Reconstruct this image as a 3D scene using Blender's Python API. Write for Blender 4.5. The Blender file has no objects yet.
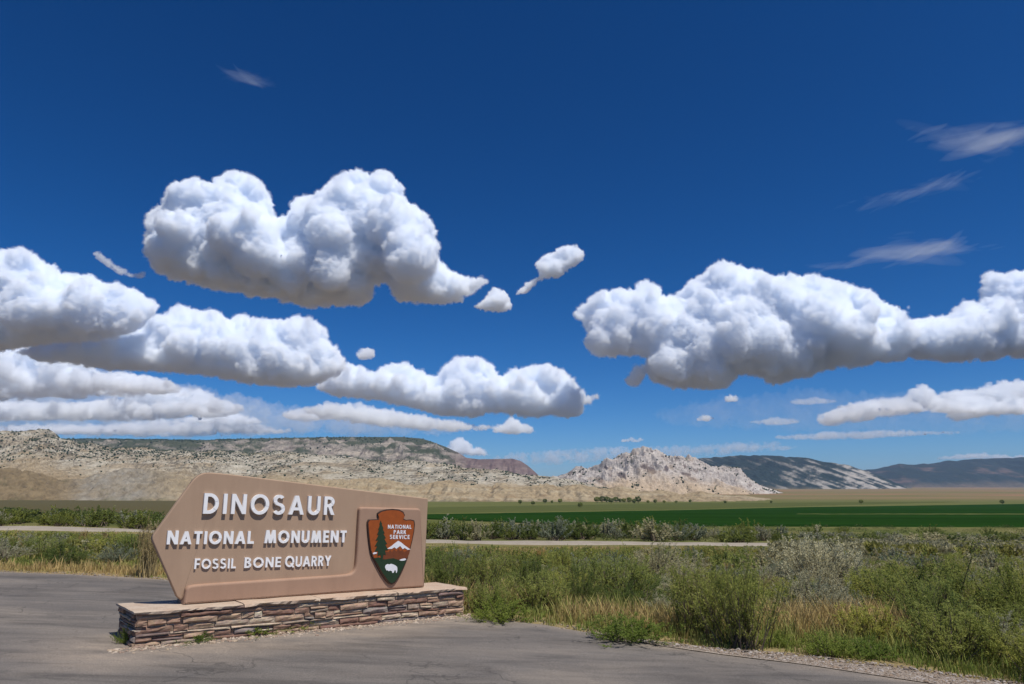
import bpy, bmesh, math, random
import numpy as np
from mathutils import Vector, Matrix
C = bpy.context.scene
R = math.radians
random.seed(7)
# ---------------------------------------------------------------- camera
W, H, F = 1024, 684, 720.0
TILT = R(12.0)
EYE = 1.75
HAZE = 3.0e-5
cam_d = bpy.data.cameras.new('camera')
cam_d.sensor_width = 36.0
cam_d.lens = 36.0 * F / W
cam_d.clip_start = 0.1
cam_d.clip_end = 200000
cam = bpy.data.objects.new('camera', cam_d)
C.collection.objects.link(cam)
cam.location = (0, 0, EYE)
cam.rotation_euler = (math.pi / 2 + TILT, 0, 0)
C.camera = cam
# ---------------------------------------------------------------- light
SUN_EL = R(64)
SUN_H = Vector((0.70, -0.71)).normalized()          # horizontal direction towards the sun
sun_dir = Vector((SUN_H.x * math.cos(SUN_EL), SUN_H.y * math.cos(SUN_EL), math.sin(SUN_EL)))
sd = bpy.data.lights.new('sun', 'SUN')
sd.energy = 4.6
sd.angle = R(0.53)
sd.color = (1.0, 0.955, 0.89)
sun = bpy.data.objects.new('sun', sd)
C.collection.objects.link(sun)
sun.rotation_euler = sun_dir.to_track_quat('Z', 'Y').to_euler()
world = bpy.data.worlds.new('World')
C.world = world
world.use_nodes = True
wn = world.node_tree
wn.nodes.clear()
sky = wn.nodes.new('ShaderNodeTexSky')
sky.sky_type = 'NISHITA'
sky.sun_disc = False
sky.sun_elevation = SUN_EL
sky.sun_rotation = math.atan2(SUN_H.x, SUN_H.y)
sky.altitude = 1500
sky.air_density = 0.75
sky.dust_density = 2.7
sky.ozone_density = 3.6
hs = wn.nodes.new('ShaderNodeHueSaturation')          # polarising filter: a deeper blue
hs.inputs['Saturation'].default_value = 1.38
hs.inputs['Hue'].default_value = 0.496
gam = wn.nodes.new('ShaderNodeGamma')
gam.inputs['Gamma'].default_value = 1.3
hs.inputs['Value'].default_value = 1.0
bg = wn.nodes.new('ShaderNodeBackground')
bg.inputs['Strength'].default_value = 0.064
wo = wn.nodes.new('ShaderNodeOutputWorld')
wn.links.new(sky.outputs[0], hs.inputs['Color'])
wn.links.new(hs.outputs[0], gam.inputs[0])
wn.links.new(gam.outputs[0], bg.inputs[0])
wn.links.new(bg.outputs[0], wo.inputs[0])
vs = C.view_settings
vs.view_transform = 'Standard'
vs.look = 'None'
vs.exposure = 0.0
vs.gamma = 1.0
vs.use_curve_mapping = False
cy = C.cycles
cy.max_bounces = 64
cy.diffuse_bounces = 5
cy.glossy_bounces = 2
cy.transmission_bounces = 6
cy.volume_bounces = 64
cy.transparent_max_bounces = 24
cy.use_denoising = True
cy.denoiser = 'OPENIMAGEDENOISE'
cy.use_adaptive_sampling = False
cy.sample_clamp_indirect = 6.0
# ---------------------------------------------------------------- helpers
FWD = np.array([0, math.cos(TILT), math.sin(TILT)])
UPV = np.array([0, -math.sin(TILT), math.cos(TILT)])
CAM = np.array([0, 0, EYE])

def ray(px, py):
    return np.array([1.0, 0, 0]) * ((px - W / 2) / F) + UPV * ((H / 2 - py) / F) + FWD

def at(px, py, Y):
    """the point seen at a pixel of the photograph, at depth Y"""
    d = ray(px, py)
    return CAM + d * (Y / d[1])

def h3(ix, iy, iz, seed):
    h = (ix.astype(np.uint32) * np.uint32(374761393) + iy.astype(np.uint32) * np.uint32(668265263)
         + iz.astype(np.uint32) * np.uint32(2147483647) + np.uint32((seed * 974711) & 0xffffffff))
    h = (h ^ (h >> np.uint32(13))) * np.uint32(1274126177)
    h = (h ^ (h >> np.uint32(15))) * np.uint32(2246822519)
    return h ^ (h >> np.uint32(16))

def noise(x, y, z=None, seed=0):
    """gradient noise, about -1..1"""
    x = np.asarray(x, float); y = np.asarray(y, float)
    z = np.zeros_like(x) + 0.37 if z is None else np.asarray(z, float)
    xi, yi, zi = np.floor(x), np.floor(y), np.floor(z)
    xf, yf, zf = x - xi, y - yi, z - zi
    xi = xi.astype(np.int64); yi = yi.astype(np.int64); zi = zi.astype(np.int64)
    u = xf * xf * xf * (xf * (xf * 6 - 15) + 10)
    v = yf * yf * yf * (yf * (yf * 6 - 15) + 10)
    w = zf * zf * zf * (zf * (zf * 6 - 15) + 10)
    out = 0
    for a in (0, 1):
        for b in (0, 1):
            for c in (0, 1):
                h = h3(xi + a, yi + b, zi + c, seed)
                gx = (h & np.uint32(1023)).astype(float) / 511.5 - 1
                gy = ((h >> np.uint32(10)) & np.uint32(1023)).astype(float) / 511.5 - 1
                gz = ((h >> np.uint32(20)) & np.uint32(1023)).astype(float) / 511.5 - 1
                d = gx * (xf - a) + gy * (yf - b) + gz * (zf - c)
                out = out + d * (u if a else 1 - u) * (v if b else 1 - v) * (w if c else 1 - w)
    return out * 1.35

def fbm(x, y, z=None, octs=5, gain=0.5, lac=2.03, seed=0, mode=0):
    s, amp, tot = 0, 1.0, 0
    for o in range(octs):
        n = noise(x, y, z, seed + o)
        if mode == 1: n = 1 - 2 * np.abs(n)       # ridged
        if mode == 2: n = 2 * np.abs(n) - 0.5     # billow
        s = s + n * amp; tot += amp; amp *= gain
        x = x * lac + 3.1; y = y * lac + 1.7
        if z is not None: z = z * lac + 0.9
    return s / tot

def sstep(a, b, x):
    t = np.clip((x - a) / (b - a), 0, 1)
    return t * t * (3 - 2 * t)

def mesh_np(name, V, faces, smooth=False):
    """numpy verts (n,3) and quads/tris (m,k) -> mesh data"""
    me = bpy.data.meshes.new(name)
    V = np.asarray(V, np.float32); faces = np.asarray(faces, np.int32)
    me.vertices.add(len(V)); me.vertices.foreach_set('co', V.ravel())
    m, k = faces.shape
    me.loops.add(m * k); me.loops.foreach_set('vertex_index', faces.ravel())
    me.polygons.add(m)
    me.polygons.foreach_set('loop_start', np.arange(0, m * k, k, dtype=np.int32))
    me.update(calc_edges=True)
    me.polygons.foreach_set('use_smooth', np.full(m, smooth))
    me.validate()
    return me

def attr(me, name, vals):
    """a float (n,) or colour (n,3) attribute on the vertices"""
    vals = np.asarray(vals, np.float32)
    if vals.ndim == 1:
        a = me.attributes.new(name, 'FLOAT', 'POINT'); a.data.foreach_set('value', vals)
    else:
        a = me.attributes.new(name, 'FLOAT_COLOR', 'POINT')
        a.data.foreach_set('color', np.c_[vals, np.ones(len(vals))].astype(np.float32).ravel())

def grid_faces(nr, nc):
    i = np.arange(nr - 1)[:, None] * nc + np.arange(nc - 1)[None, :]
    return np.stack([i, i + 1, i + nc + 1, i + nc], -1).reshape(-1, 4)

def link(o, parent=None):
    C.collection.objects.link(o)
    if parent is not None: o.parent = parent
    return o

def obj(name, me, mat=None, parent=None):
    o = bpy.data.objects.new(name, me)
    if mat is not None and len(me.materials) == 0: me.materials.append(mat)
    return link(o, parent)

def tag(o, label=None, cat=None, group=None, kind=None):
    if label: o['label'] = label
    if cat: o['category'] = cat
    if group: o['group'] = group
    if kind: o['kind'] = kind
    return o

def thing(name, loc, label, cat, group=None):
    o = bpy.data.objects.new(name, None); o.empty_display_size = 0.2
    o.location = loc
    link(o)
    return tag(o, label, cat, group)

class NT:
    """small helper for node materials"""
    def __init__(s, name):
        s.m = bpy.data.materials.new(name); s.m.use_nodes = True
        s.t = s.m.node_tree; s.t.nodes.clear()
        s.out = s.n('ShaderNodeOutputMaterial')
    def n(s, typ, ins=None, **kw):
        d = s.t.nodes.new(typ)
        for k, v in kw.items(): setattr(d, k, v)
        if ins:
            for k, v in ins.items():
                if hasattr(v, 'is_output'): s.t.links.new(v, d.inputs[k])
                else: d.inputs[k].default_value = v
        return d
    def ramp(s, fac, stops, interp='LINEAR'):
        r = s.n('ShaderNodeValToRGB', {'Fac': fac}); r.color_ramp.interpolation = interp
        e = r.color_ramp.elements
        while len(e) < len(stops): e.new(0.5)
        for el, (p, c) in zip(e, stops):
            el.position = p; el.color = (*c, 1) if len(c) == 3 else c
        return r.outputs['Color']
    def noise(s, vec, scale, detail=4, rough=0.55, dist=0.0):
        d = s.n('ShaderNodeTexNoise', {'Scale': scale, 'Detail': detail, 'Roughness': rough, 'Distortion': dist})
        if vec is not None: s.t.links.new(vec, d.inputs['Vector'])
        return d.outputs['Fac']
    def mix(s, fac, a, b, mode='MIX'):
        d = s.n('ShaderNodeMix', data_type='RGBA', blend_type=mode)
        for k, v in ((0, fac), (6, a), (7, b)):
            if hasattr(v, 'is_output'): s.t.links.new(v, d.inputs[k])
            else: d.inputs[k].default_value = v if k == 0 else ((*v, 1) if len(v) == 3 else v)
        return d.outputs[2]
    def math(s, op, a, b=0.0, clamp=False):
        d = s.n('ShaderNodeMath', operation=op, use_clamp=clamp)
        for k, v in ((0, a), (1, b)):
            if hasattr(v, 'is_output'): s.t.links.new(v, d.inputs[k])
            else: d.inputs[k].default_value = v
        return d.outputs[0]
    def attr(s, name): return s.n('ShaderNodeAttribute', attribute_name=name)
    def coord(s, which='Object'): return s.n('ShaderNodeTexCoord').outputs[which]
    def mapping(s, vec, scale=(1, 1, 1), rot=(0, 0, 0)):
        return s.n('ShaderNodeMapping', {'Vector': vec, 'Scale': scale, 'Rotation': rot}).outputs[0]
    def bump(s, h, strength=0.3, dist=0.02):
        return s.n('ShaderNodeBump', {'Height': h, 'Strength': strength, 'Distance': dist}).outputs[0]
    def bsdf(s, col, rough=0.85, normal=None, spec=0.3, metal=0.0):
        b = s.n('ShaderNodeBsdfPrincipled', {'Roughness': rough, 'Specular IOR Level': spec, 'Metallic': metal})
        if hasattr(col, 'is_output'): s.t.links.new(col, b.inputs['Base Color'])
        else: b.inputs['Base Color'].default_value = (*col, 1)
        if normal is not None: s.t.links.new(normal, b.inputs['Normal'])
        s.t.links.new(b.outputs[0], s.out.inputs['Surface'])
        return s.m

def noise_mat(name, a, b, scale=5, rough=0.85, bump=0.3, bdist=0.01, spec=0.25, detail=5):
    t = NT(name); co = t.coord()
    f = t.noise(co, scale, detail, 0.6)
    col = t.ramp(f, [(0.3, a), (0.7, b)])
    return t.bsdf(col, rough, t.bump(t.noise(co, scale * 6, 4, 0.6), bump, bdist), spec)
# ---------------------------------------------------------------- the ground
def zpix(py, Y):
    s = (H / 2 - py) / F
    return EYE + Y * (s * math.cos(TILT) + math.sin(TILT)) / (math.cos(TILT) - s * math.sin(TILT))

def pad_z(X, Y): return -0.03 * X

GU = [-2.2, -0.71, -0.5, -0.11, 0.26, 0.54, 0.75, 2.2]
GY = [8, 14, 18, 25, 45, 65, 85, 110, 150, 300, 900, 1300, 2500, 5000, 16000]
GZ = np.array([
 [.34, .33, .28, .20, -.13, -.6, -1.1, -1.6, -2.3, -5.0, -9.0, -5, 14, 45, 150],
 [.30, .29, .26, .18, -.13, -.6, -1.1, -1.6, -2.3, -5.0, -9.0, -5, 14, 45, 150],
 [.18, .18, .15, .05, -.40, -1.1, -1.7, -2.3, -3.2, -6.0, -10., -6, 12, 42, 150],
 [.05, -.05, -.2, -.55, -1.5, -2.4, -2.9, -3.5, -4.6, -7.4, -10.7, -8, 8, 40, 150],
 [-.08, -.25, -.5, -.9, -1.9, -2.75, -3.3, -4.0, -5.1, -7.5, -10.9, -8, 8, 40, 150],
 [-.15, -.4, -.6, -1.05, -2.2, -3.3, -4.2, -4.8, -5.5, -7.6, -11., -8, 8, 40, 150],
 [-.20, -.45, -.7, -1.1, -2.3, -3.5, -4.4, -5.0, -5.7, -7.7, -11., -8, 8, 40, 150],
 [-.30, -.6, -.9, -1.3, -2.6, -3.8, -4.7, -5.3, -6.0, -8.0, -11., -8, 8, 40, 150]])
FU = np.linspace(-2.2, 2.2, 177); FL = np.linspace(math.log(7.5), math.log(16000), 260)
_t = np.array([np.interp(FL, np.log(GY), r) for r in GZ])
FZ = np.array([np.interp(FU, GU, _t[:, j]) for j in range(len(FL))])          # [lnY, u]
for _ in range(3):
    k = np.ones(9) / 9
    FZ = np.apply_along_axis(lambda a: np.convolve(np.pad(a, 4, 'edge'), k, 'valid'), 1, FZ)
    k = np.ones(5) / 5
    FZ = np.apply_along_axis(lambda a: np.convolve(np.pad(a, 2, 'edge'), k, 'valid'), 0, FZ)

def pad_hit(px, py):
    """where a view ray meets the plane of the pavement"""
    d = ray(px, py); k = -EYE / (d[2] + 0.03 * d[0])
    return CAM + d * k
_pe = [tuple(pad_hit(*p)[:2]) for p in ((-60, 570), (0, 571.5), (75, 574), (150, 578), (220, 584), (300, 592), (380, 602), (463, 615), (545, 624.5), (600, 634), (660, 645), (720, 653.5), (800, 663), (940, 684))]
PAD_EDGE = np.array([(-70, 19), (-28, 16.8)] + _pe + [(7.0, 5.6), (10, 3.2), (16, -1.5), (60, -35)])
def pad_y(X): return np.interp(X, PAD_EDGE[:, 0], PAD_EDGE[:, 1])

def zg(X, Y):
    """height of the ground"""
    X = np.asarray(X, float); Y = np.asarray(Y, float)
    u = np.clip(X / np.maximum(Y, 8), -2.19, 2.19); l = np.clip(np.log(np.maximum(Y, 7.6)), FL[0], FL[-1] - 1e-6)
    fi = (l - FL[0]) / (FL[1] - FL[0]); fj = (u - FU[0]) / (FU[1] - FU[0])
    i = np.clip(fi.astype(int), 0, len(FL) - 2); j = np.clip(fj.astype(int), 0, len(FU) - 2)
    a, b = fi - i, fj - j
    z = FZ[i, j] * (1 - a) * (1 - b) + FZ[i + 1, j] * a * (1 - b) + FZ[i, j + 1] * (1 - a) * b + FZ[i + 1, j + 1] * a * b
    e = Y - pad_y(X)                                   # distance past the pavement's edge
    w = sstep(0.6, 7, e)
    z = pad_z(np.clip(X, -14, 9), Y) * (1 - w) + z * w
    bump = (noise(X / 2.3, Y / 2.3, None, 3) * 0.07 + noise(X / 9, Y / 9, None, 5) * 0.12) * sstep(0.3, 3, e) * (1 - sstep(70, 140, Y))
    return z + bump

def hit(px, py):
    """where the view ray of a pixel meets the ground"""
    Ys = np.exp(np.linspace(math.log(4), math.log(9000), 4000))
    d = ray(px, py); P = CAM[None] + d[None] * (Ys / d[1])[:, None]
    k = np.argmax(P[:, 2] < zg(P[:, 0], P[:, 1]))
    return P[k]

road_px = [(-260, 523.5, 40), (-120, 524.2, 42), (0, 525.5, 45), (150, 528, 50), (430, 541, 65), (700, 543, 75), (900, 546, 85), (1150, 548, 97), (1400, 549, 108)]
_rp = np.array([(*at(a, b, Y)[:2],) for a, b, Y in road_px])
def spline(P, n):
    t = np.arange(len(P)); tt = np.linspace(0, len(P) - 1, n)
    def cr(v):
        v = np.asarray(v); i = np.clip(tt.astype(int), 0, len(v) - 2); f = tt - i
        p0 = v[np.maximum(i - 1, 0)]; p1 = v[i]; p2 = v[i + 1]; p3 = v[np.minimum(i + 2, len(v) - 1)]
        return 0.5 * ((2 * p1) + (-p0 + p2) * f + (2 * p0 - 5 * p1 + 4 * p2 - p3) * f ** 2 + (-p0 + 3 * p1 - 3 * p2 + p3) * f ** 3)
    return np.c_[cr(P[:, 0]), cr(P[:, 1])]
ROAD = spline(_rp, 160)
def road_dist(X, Y):
    X = np.asarray(X, float); Y = np.asarray(Y, float)
    return np.min(np.hypot(X[..., None] - ROAD[:, 0], Y[..., None] - ROAD[:, 1]), -1)
def road_y(X): return np.interp(X, ROAD[:, 0], ROAD[:, 1])

# ground sheet: rows far apart towards the horizon
gy = np.concatenate([np.linspace(-60, 2, 20), np.exp(np.linspace(math.log(2.3), math.log(15500), 560))])
gu = np.linspace(-1.9, 1.9, 300)
GX = gu[None, :] * (np.maximum(gy, 0)[:, None] + 24); GYY = np.repeat(gy[:, None], len(gu), 1)
Z = zg(GX, GYY)
under = GYY < pad_y(GX) - 0.1
Z = np.where(under, Z - 0.03, Z)
Vg = np.stack([GX, GYY, Z], -1).reshape(-1, 3)
gme = mesh_np('ground', Vg, grid_faces(len(gy), len(gu)), True)
X_, Y_ = Vg[:, 0], Vg[:, 1]
yy = np.maximum(Y_, 1)
n1 = fbm(X_ / 4, Y_ / 4, None, 4, seed=1); n2 = fbm(X_ / 60, Y_ / 60, None, 4, seed=2)
n3 = fbm(X_ / 700, Y_ / 240, None, 4, seed=4); n4 = fbm(X_ / 300, Y_ / 90, None, 4, seed=14)
def lerp3(a, b, w): return a + (np.asarray(b) - a) * np.clip(w, 0, 1)[:, None]
col = np.tile(np.array([.27, .20, .11]), (len(X_), 1))
col = lerp3(col, (.17, .16, .065), 0.5 + n1 * 1.2)
col = lerp3(col, (.085, .10, .032), sstep(50, 75, Y_) * (0.75 + n2 * 0.9))
col = lerp3(col, (.085, .075, .038), sstep(95, 140, Y_) * sstep(-.30, -.42, X_ / yy))
col = lerp3(col, (.105, .115, .042), sstep(-.42, -.30, X_ / yy) * sstep(300, 700, Y_) * (0.8 + n4))
col = lerp3(col, (.185, .14, .078), sstep(1150, 1500, Y_) * (0.85 + n3 * 1.1))
col = lerp3(col, (.10, .11, .045), sstep(1250, 1800, Y_) * sstep(0.05, .45, n4) * 0.8)
col = lerp3(col, (.24, .14, .085), sstep(1400, 1900, Y_) * sstep(-.05, .25, n3) * 0.9)
attr(gme, 'Col', np.clip(col, 0.01, 1))
t = NT('ground_soil'); c = t.attr('Col').outputs['Color']; co = t.coord()
f1 = t.noise(co, 3.0, 6, 0.65); f2 = t.noise(co, 22, 4, 0.6)
c = t.mix(0.55, c, t.ramp(f1, [(0.3, (.35, .35, .35)), (0.7, (.68, .66, .62))]), 'OVERLAY')
c = t.mix(0.3, c, t.ramp(f2, [(0.3, (.3, .3, .3)), (0.7, (.72, .7, .68))]), 'OVERLAY')
t.bsdf(c, 1.0, t.bump(f2, 0.5, 0.03), 0.0)
tag(obj('ground', gme, t.m), kind='structure')

# pavement sheet
px_ = np.unique(np.concatenate([np.linspace(-45, -12, 40), np.linspace(-12, 9, 260), np.linspace(9, 45, 50)]))
edge = pad_y(px_) + noise(px_ * 1.7, px_ * 0, None, 8) * 0.07 + noise(px_ * 6, px_ * 0, None, 9) * 0.035
rows = 60
fr = np.linspace(0, 1, rows) ** 1.6
PX = np.repeat(px_[None], rows, 0); PY = edge[None] - (edge[None] + 55) * fr[:, None]
PZ = pad_z(np.clip(PX, -14, 9), PY) + 0.006
PZ[0] -= 0.03
Vp = np.stack([PX, PY, PZ], -1).reshape(-1, 3)
pme = mesh_np('pavement', Vp, grid_faces(rows, len(px_))[:, ::-1], True)
t = NT('weathered_asphalt'); co = t.coord()
big = t.noise(t.mapping(co, (.35, .6, 1), (0, 0, .5)), 0.9, 5, 0.6, 0.6)
streak = t.noise(t.mapping(co, (.5, 2.6, 1), (0, 0, .72)), 1.1, 6, 0.65, 0.8)
fine = t.noise(co, 85, 3, 0.7)
c = t.ramp(big, [(0.30, (.078, .074, .072)), (0.5, (.118, .110, .103)), (0.72, (.185, .164, .140))])
c = t.mix(0.75, c, t.ramp(streak, [(0.33, (.20, .20, .205)), (0.5, (.50, .49, .48)), (0.7, (.72, .69, .65))]), 'OVERLAY')
dust = t.noise(t.mapping(co, (.4, 1, 1), (0, 0, .7)), 2.2, 7, 0.7)
dd = t.attr('dust').outputs['Fac']
c = t.mix(t.math('MULTIPLY', dd, t.ramp(dust, [(0.35, (.25,) * 3), (0.62, (1,) * 3)])), c, (.30, .245, .19))
c = t.mix(0.85, c, t.ramp(fine, [(0.3, (.25,) * 3), (0.7, (.75,) * 3)]), 'OVERLAY')
# cracks
vo = t.n('ShaderNodeTexVoronoi', {'Scale': 0.55}, feature='DISTANCE_TO_EDGE')
wv = t.n('ShaderNodeVectorMath', operation='ADD')
t.t.links.new(co, wv.inputs[0])
nz = t.n('ShaderNodeTexNoise', {'Scale': 1.7, 'Detail': 6.0}); t.t.links.new(co, nz.inputs['Vector'])
sc_ = t.n('ShaderNodeVectorMath', operation='SCALE'); t.t.links.new(nz.outputs['Color'], sc_.inputs[0]); sc_.inputs['Scale'].default_value = 1.3
t.t.links.new(sc_.outputs[0], wv.inputs[1]); t.t.links.new(wv.outputs[0], vo.inputs['Vector'])
crack = t.ramp(vo.outputs['Distance'], [(0.0, (1, 1, 1)), (0.011, (0, 0, 0))])
cm = t.math('MULTIPLY', crack, t.ramp(t.noise(co, .5, 3), [(0.44, (0,) * 3), (0.54, (.75,) * 3)]))
c = t.mix(cm, c, (.06, .055, .05))
hb = t.math('SUBTRACT', t.math('MULTIPLY', fine, 0.5), cm)
t.bsdf(c, 0.9, t.bump(hb, 0.45, 0.008), 0.25)
def seg_d(X, Y, a, b):
    a = np.array(a); b = np.array(b); d = b - a
    tt = np.clip(((X - a[0]) * d[0] + (Y - a[1]) * d[1]) / (d @ d), 0, 1)
    return np.hypot(X - a[0] - tt * d[0], Y - a[1] - tt * d[1])
sb0, sb1 = tuple(pad_hit(134, 648)[:2]), tuple(pad_hit(463, 615.5)[:2])
dus = 1 - sstep(0.1, 1.5, seg_d(Vp[:, 0], Vp[:, 1], sb0, sb1)) * 0.95
dus = np.maximum(dus * 0.9, (1 - sstep(0, .5, pad_y(Vp[:, 0]) - Vp[:, 1])) * 0.8)
attr(pme, 'dust', np.clip(dus + 0.12, 0, 1))
tag(obj('pavement', pme, t.m), kind='structure')

# gravel shoulder along the right part of the pavement edge
gx = np.linspace(1.0, 12, 160); gr = 8
gw = np.interp(gx, [1.0, 2.4, 3.4, 5.2, 8, 12], [0.02, .12, .45, .85, 1.15, 1.3])
GXX = np.repeat(gx[None], gr, 0)
GY2 = pad_y(gx)[None] - 0.12 + (np.linspace(0, 1, gr)[:, None]) * (gw + 0.12 + noise(gx * 2, gx * 0, None, 4) * .15)[None]
GZ2 = np.maximum(zg(GXX, GY2), pad_z(GXX, GY2) - 0.05) + 0.014
GZ2[-1] -= 0.1
sme = mesh_np('gravel', np.stack([GXX, GY2, GZ2], -1).reshape(-1, 3), grid_faces(gr, len(gx)), True)
t = NT('pale_gravel'); co = t.coord()
v = t.n('ShaderNodeTexVoronoi', {'Scale': 60.0}); t.t.links.new(co, v.inputs['Vector'])
c = t.ramp(v.outputs['Color'], [(0.1, (.15, .12, .09)), (0.5, (.27, .22, .175)), (0.9, (.38, .33, .28))])
t.bsdf(c, 0.95, t.bump(v.outputs['Distance'], 0.8, 0.012), 0.15)
tag(obj('gravel_shoulder', sme, t.m), kind='structure')
rng = np.random.default_rng(5)
bm = bmesh.new(); bmesh.ops.create_icosphere(bm, subdivisions=1, radius=1)
UV_ = np.array([v.co[:] for v in bm.verts]); UF_ = np.array([[v.index for v in f.verts] for f in bm.faces]); bm.free()
def pebbles(name, X, Y, Zz, R_, cols):
    n = len(X); k = len(UV_)
    sc = R_[:, None] * rng.uniform(.6, 1.2, (n, 3)); sc[:, 2] *= 0.6
    V = UV_[None] * sc[:, None, :] * rng.uniform(.8, 1.15, (n, k, 1))
    a = rng.uniform(0, 6.28, n)[:, None]
    V = np.stack([V[..., 0] * np.cos(a) - V[..., 1] * np.sin(a), V[..., 0] * np.sin(a) + V[..., 1] * np.cos(a), V[..., 2]], -1)
    V += np.stack([X, Y, Zz], -1)[:, None, :]
    me = mesh_np(name, V.reshape(-1, 3), (UF_[None] + (np.arange(n) * k)[:, None, None]).reshape(-1, 3))
    attr(me, 'Col', np.repeat(cols, k, 0))
    return me
t = NT('pebble_stone'); t.bsdf(t.attr('Col').outputs['Color'], 0.9, None, 0.2); PEB = t.m
n = 9500
X = rng.uniform(1.2, 11, n) ** 1; wq = np.interp(X, gx, gw)
Y = pad_y(X) + rng.uniform(-0.12, 1, n) * (wq + .1)
Zp = np.maximum(zg(X, Y), pad_z(X, Y) - 0.05) + 0.014
pc = np.array([(.20, .155, .115), (.29, .245, .20), (.36, .32, .285), (.14, .115, .095), (.26, .19, .135)])[rng.integers(0, 5, n)]
# loose grit along the rest of the edge and round the plinth's foot
n2_ = 2600
X2 = rng.uniform(-14, 2, n2_); Y2 = pad_y(X2) + rng.normal(0.05, .16, n2_)
tt = rng.uniform(-.06, 1.03, 1700); off = np.abs(rng.normal(0, .12, 1700))
X3 = sb0[0] + (sb1[0] - sb0[0]) * tt + .64 * off; Y3 = sb0[1] + (sb1[1] - sb0[1]) * tt - .77 * off
XA = np.concatenate([X, X2, X3]); YA = np.concatenate([Y, Y2, Y3])
ZA = np.concatenate([Zp, np.maximum(zg(X2, Y2), pad_z(X2, Y2) - .02) + .006, pad_z(X3, Y3) + .006])
RA = np.concatenate([rng.gamma(2.0, .0038, n) + .004, rng.gamma(2, .0036, n2_) + .003, rng.gamma(2, .005, 1700) + .003])
CA = np.concatenate([pc, np.array([(.26, .21, .16), (.33, .28, .22), (.19, .155, .125)])[rng.integers(0, 3, n2_)],
                     np.array([(.36, .28, .20), (.44, .36, .28), (.28, .20, .15)])[rng.integers(0, 3, 1700)]])
tag(obj('loose_gravel', pebbles('loose_gravel', XA, YA, ZA, RA, CA), PEB), 'loose pale pebbles scattered along the pavement edge', 'gravel', kind='stuff')

# country road
tan = np.gradient(ROAD, axis=0); tan /= np.hypot(*tan.T)[:, None]; nor = np.c_[-tan[:, 1], tan[:, 0]]
offs = np.linspace(-3.3, 3.3, 9)
RP = ROAD[:, None, :] + nor[:, None, :] * offs[None, :, None]
zc = zg(ROAD[:, 0], ROAD[:, 1])
RZ = np.maximum(zc[:, None], zg(RP[..., 0], RP[..., 1])) + 0.12 - np.abs(offs)[None] * 0.012
RZ[:, 0] -= .3; RZ[:, -1] -= .3
rme = mesh_np('road', np.concatenate([RP, RZ[..., None]], -1).reshape(-1, 3), grid_faces(len(ROAD), 9), True)
t = NT('dusty_road'); co = t.coord(); f = t.noise(co, .8, 5, .6)
t.bsdf(t.ramp(f, [(0.3, (.25, .215, .17)), (0.7, (.34, .295, .235))]), 0.95, None, 0.1)
tag(obj('road', rme, t.m), kind='structure')

# irrigated crop field on the valley floor
def field(name, top, bottom, mat, lift, px0, px1, nc=120, nr=70):
    cols = []
    for p in np.linspace(px0, px1, nc):
        a = hit(p, np.interp(p, *zip(*bottom))); b = hit(p, np.interp(p, *zip(*top)))
        cols.append([a[:2] + (b[:2] - a[:2]) * q for q in np.linspace(0, 1, nr) ** 1.5])
    Pf = np.array(cols).transpose(1, 0, 2)
    zz = zg(Pf[..., 0], Pf[..., 1]) + lift * (1 + .3 * noise(Pf[..., 0] / 6, Pf[..., 1] / 6, None, 6))
    zz[0] -= lift * 1.2; zz[-1] -= lift * 1.2; zz[:, 0] -= lift; zz[:, -1] -= lift
    me = mesh_np(name, np.concatenate([Pf, zz[..., None]], -1).reshape(-1, 3), grid_faces(nr, nc), True)
    return tag(obj(name, me, mat), kind='structure')
t = NT('green_crop'); co = t.coord()
f = t.noise(t.mapping(co, (.02, .12, 1)), 1.0, 5, .65)
f2 = t.noise(t.mapping(co, (.004, .03, 1)), 1.0, 3, .6)
c = t.mix(0.5, t.ramp(f, [(0.3, (.0085, .029, .0045)), (0.7, (.0145, .046, .0075))]), t.ramp(f2, [(.35, (.007, .024, .004)), (.65, (.019, .053, .009))]))
t.bsdf(c, 1.0, None, 0.0)
field('crop_field', [(400, 516), (430, 515), (680, 510.5), (800, 507.5), (1024, 504), (1300, 502)], [(400, 518), (430, 519.5), (560, 524.5), (680, 526.5), (1300, 528)],
      t.m, 0.45, 400, 1300)
t = NT('cut_hay'); co = t.coord(); f = t.noise(t.mapping(co, (.03, .2, 1)), 1, 5, .6)
t.bsdf(t.ramp(f, [(0.3, (.055, .070, .022)), (0.7, (.10, .108, .038))]), 1, None, 0)
field('hay_strip', [(790, 514.9), (1300, 514.4)], [(790, 515.1), (1300, 515.9)], t.m, 0.62, 790, 1300, 60, 14)
field('hay_field', [(420, 507.5), (680, 503), (960, 501.6)], [(420, 513.6), (680, 509.6), (800, 506.4), (960, 502.2)], t.m, 0.3, 420, 960, 60, 20)

# ---------------------------------------------------------------- mesas and mountains
def rock_mat(name, scale, rough=0.95, bump=0.4):
    t = NT(name); c = t.attr('Col').outputs['Color']; co = t.coord()
    f = t.noise(co, scale, 6, 0.7)
    c = t.mix(0.65, c, t.ramp(f, [(0.3, (.26, .26, .27)), (0.7, (.74, .73, .71))]), 'OVERLAY')
    return t.bsdf(c, rough, t.bump(f, bump, 1.2 / scale), 0.05)

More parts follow.
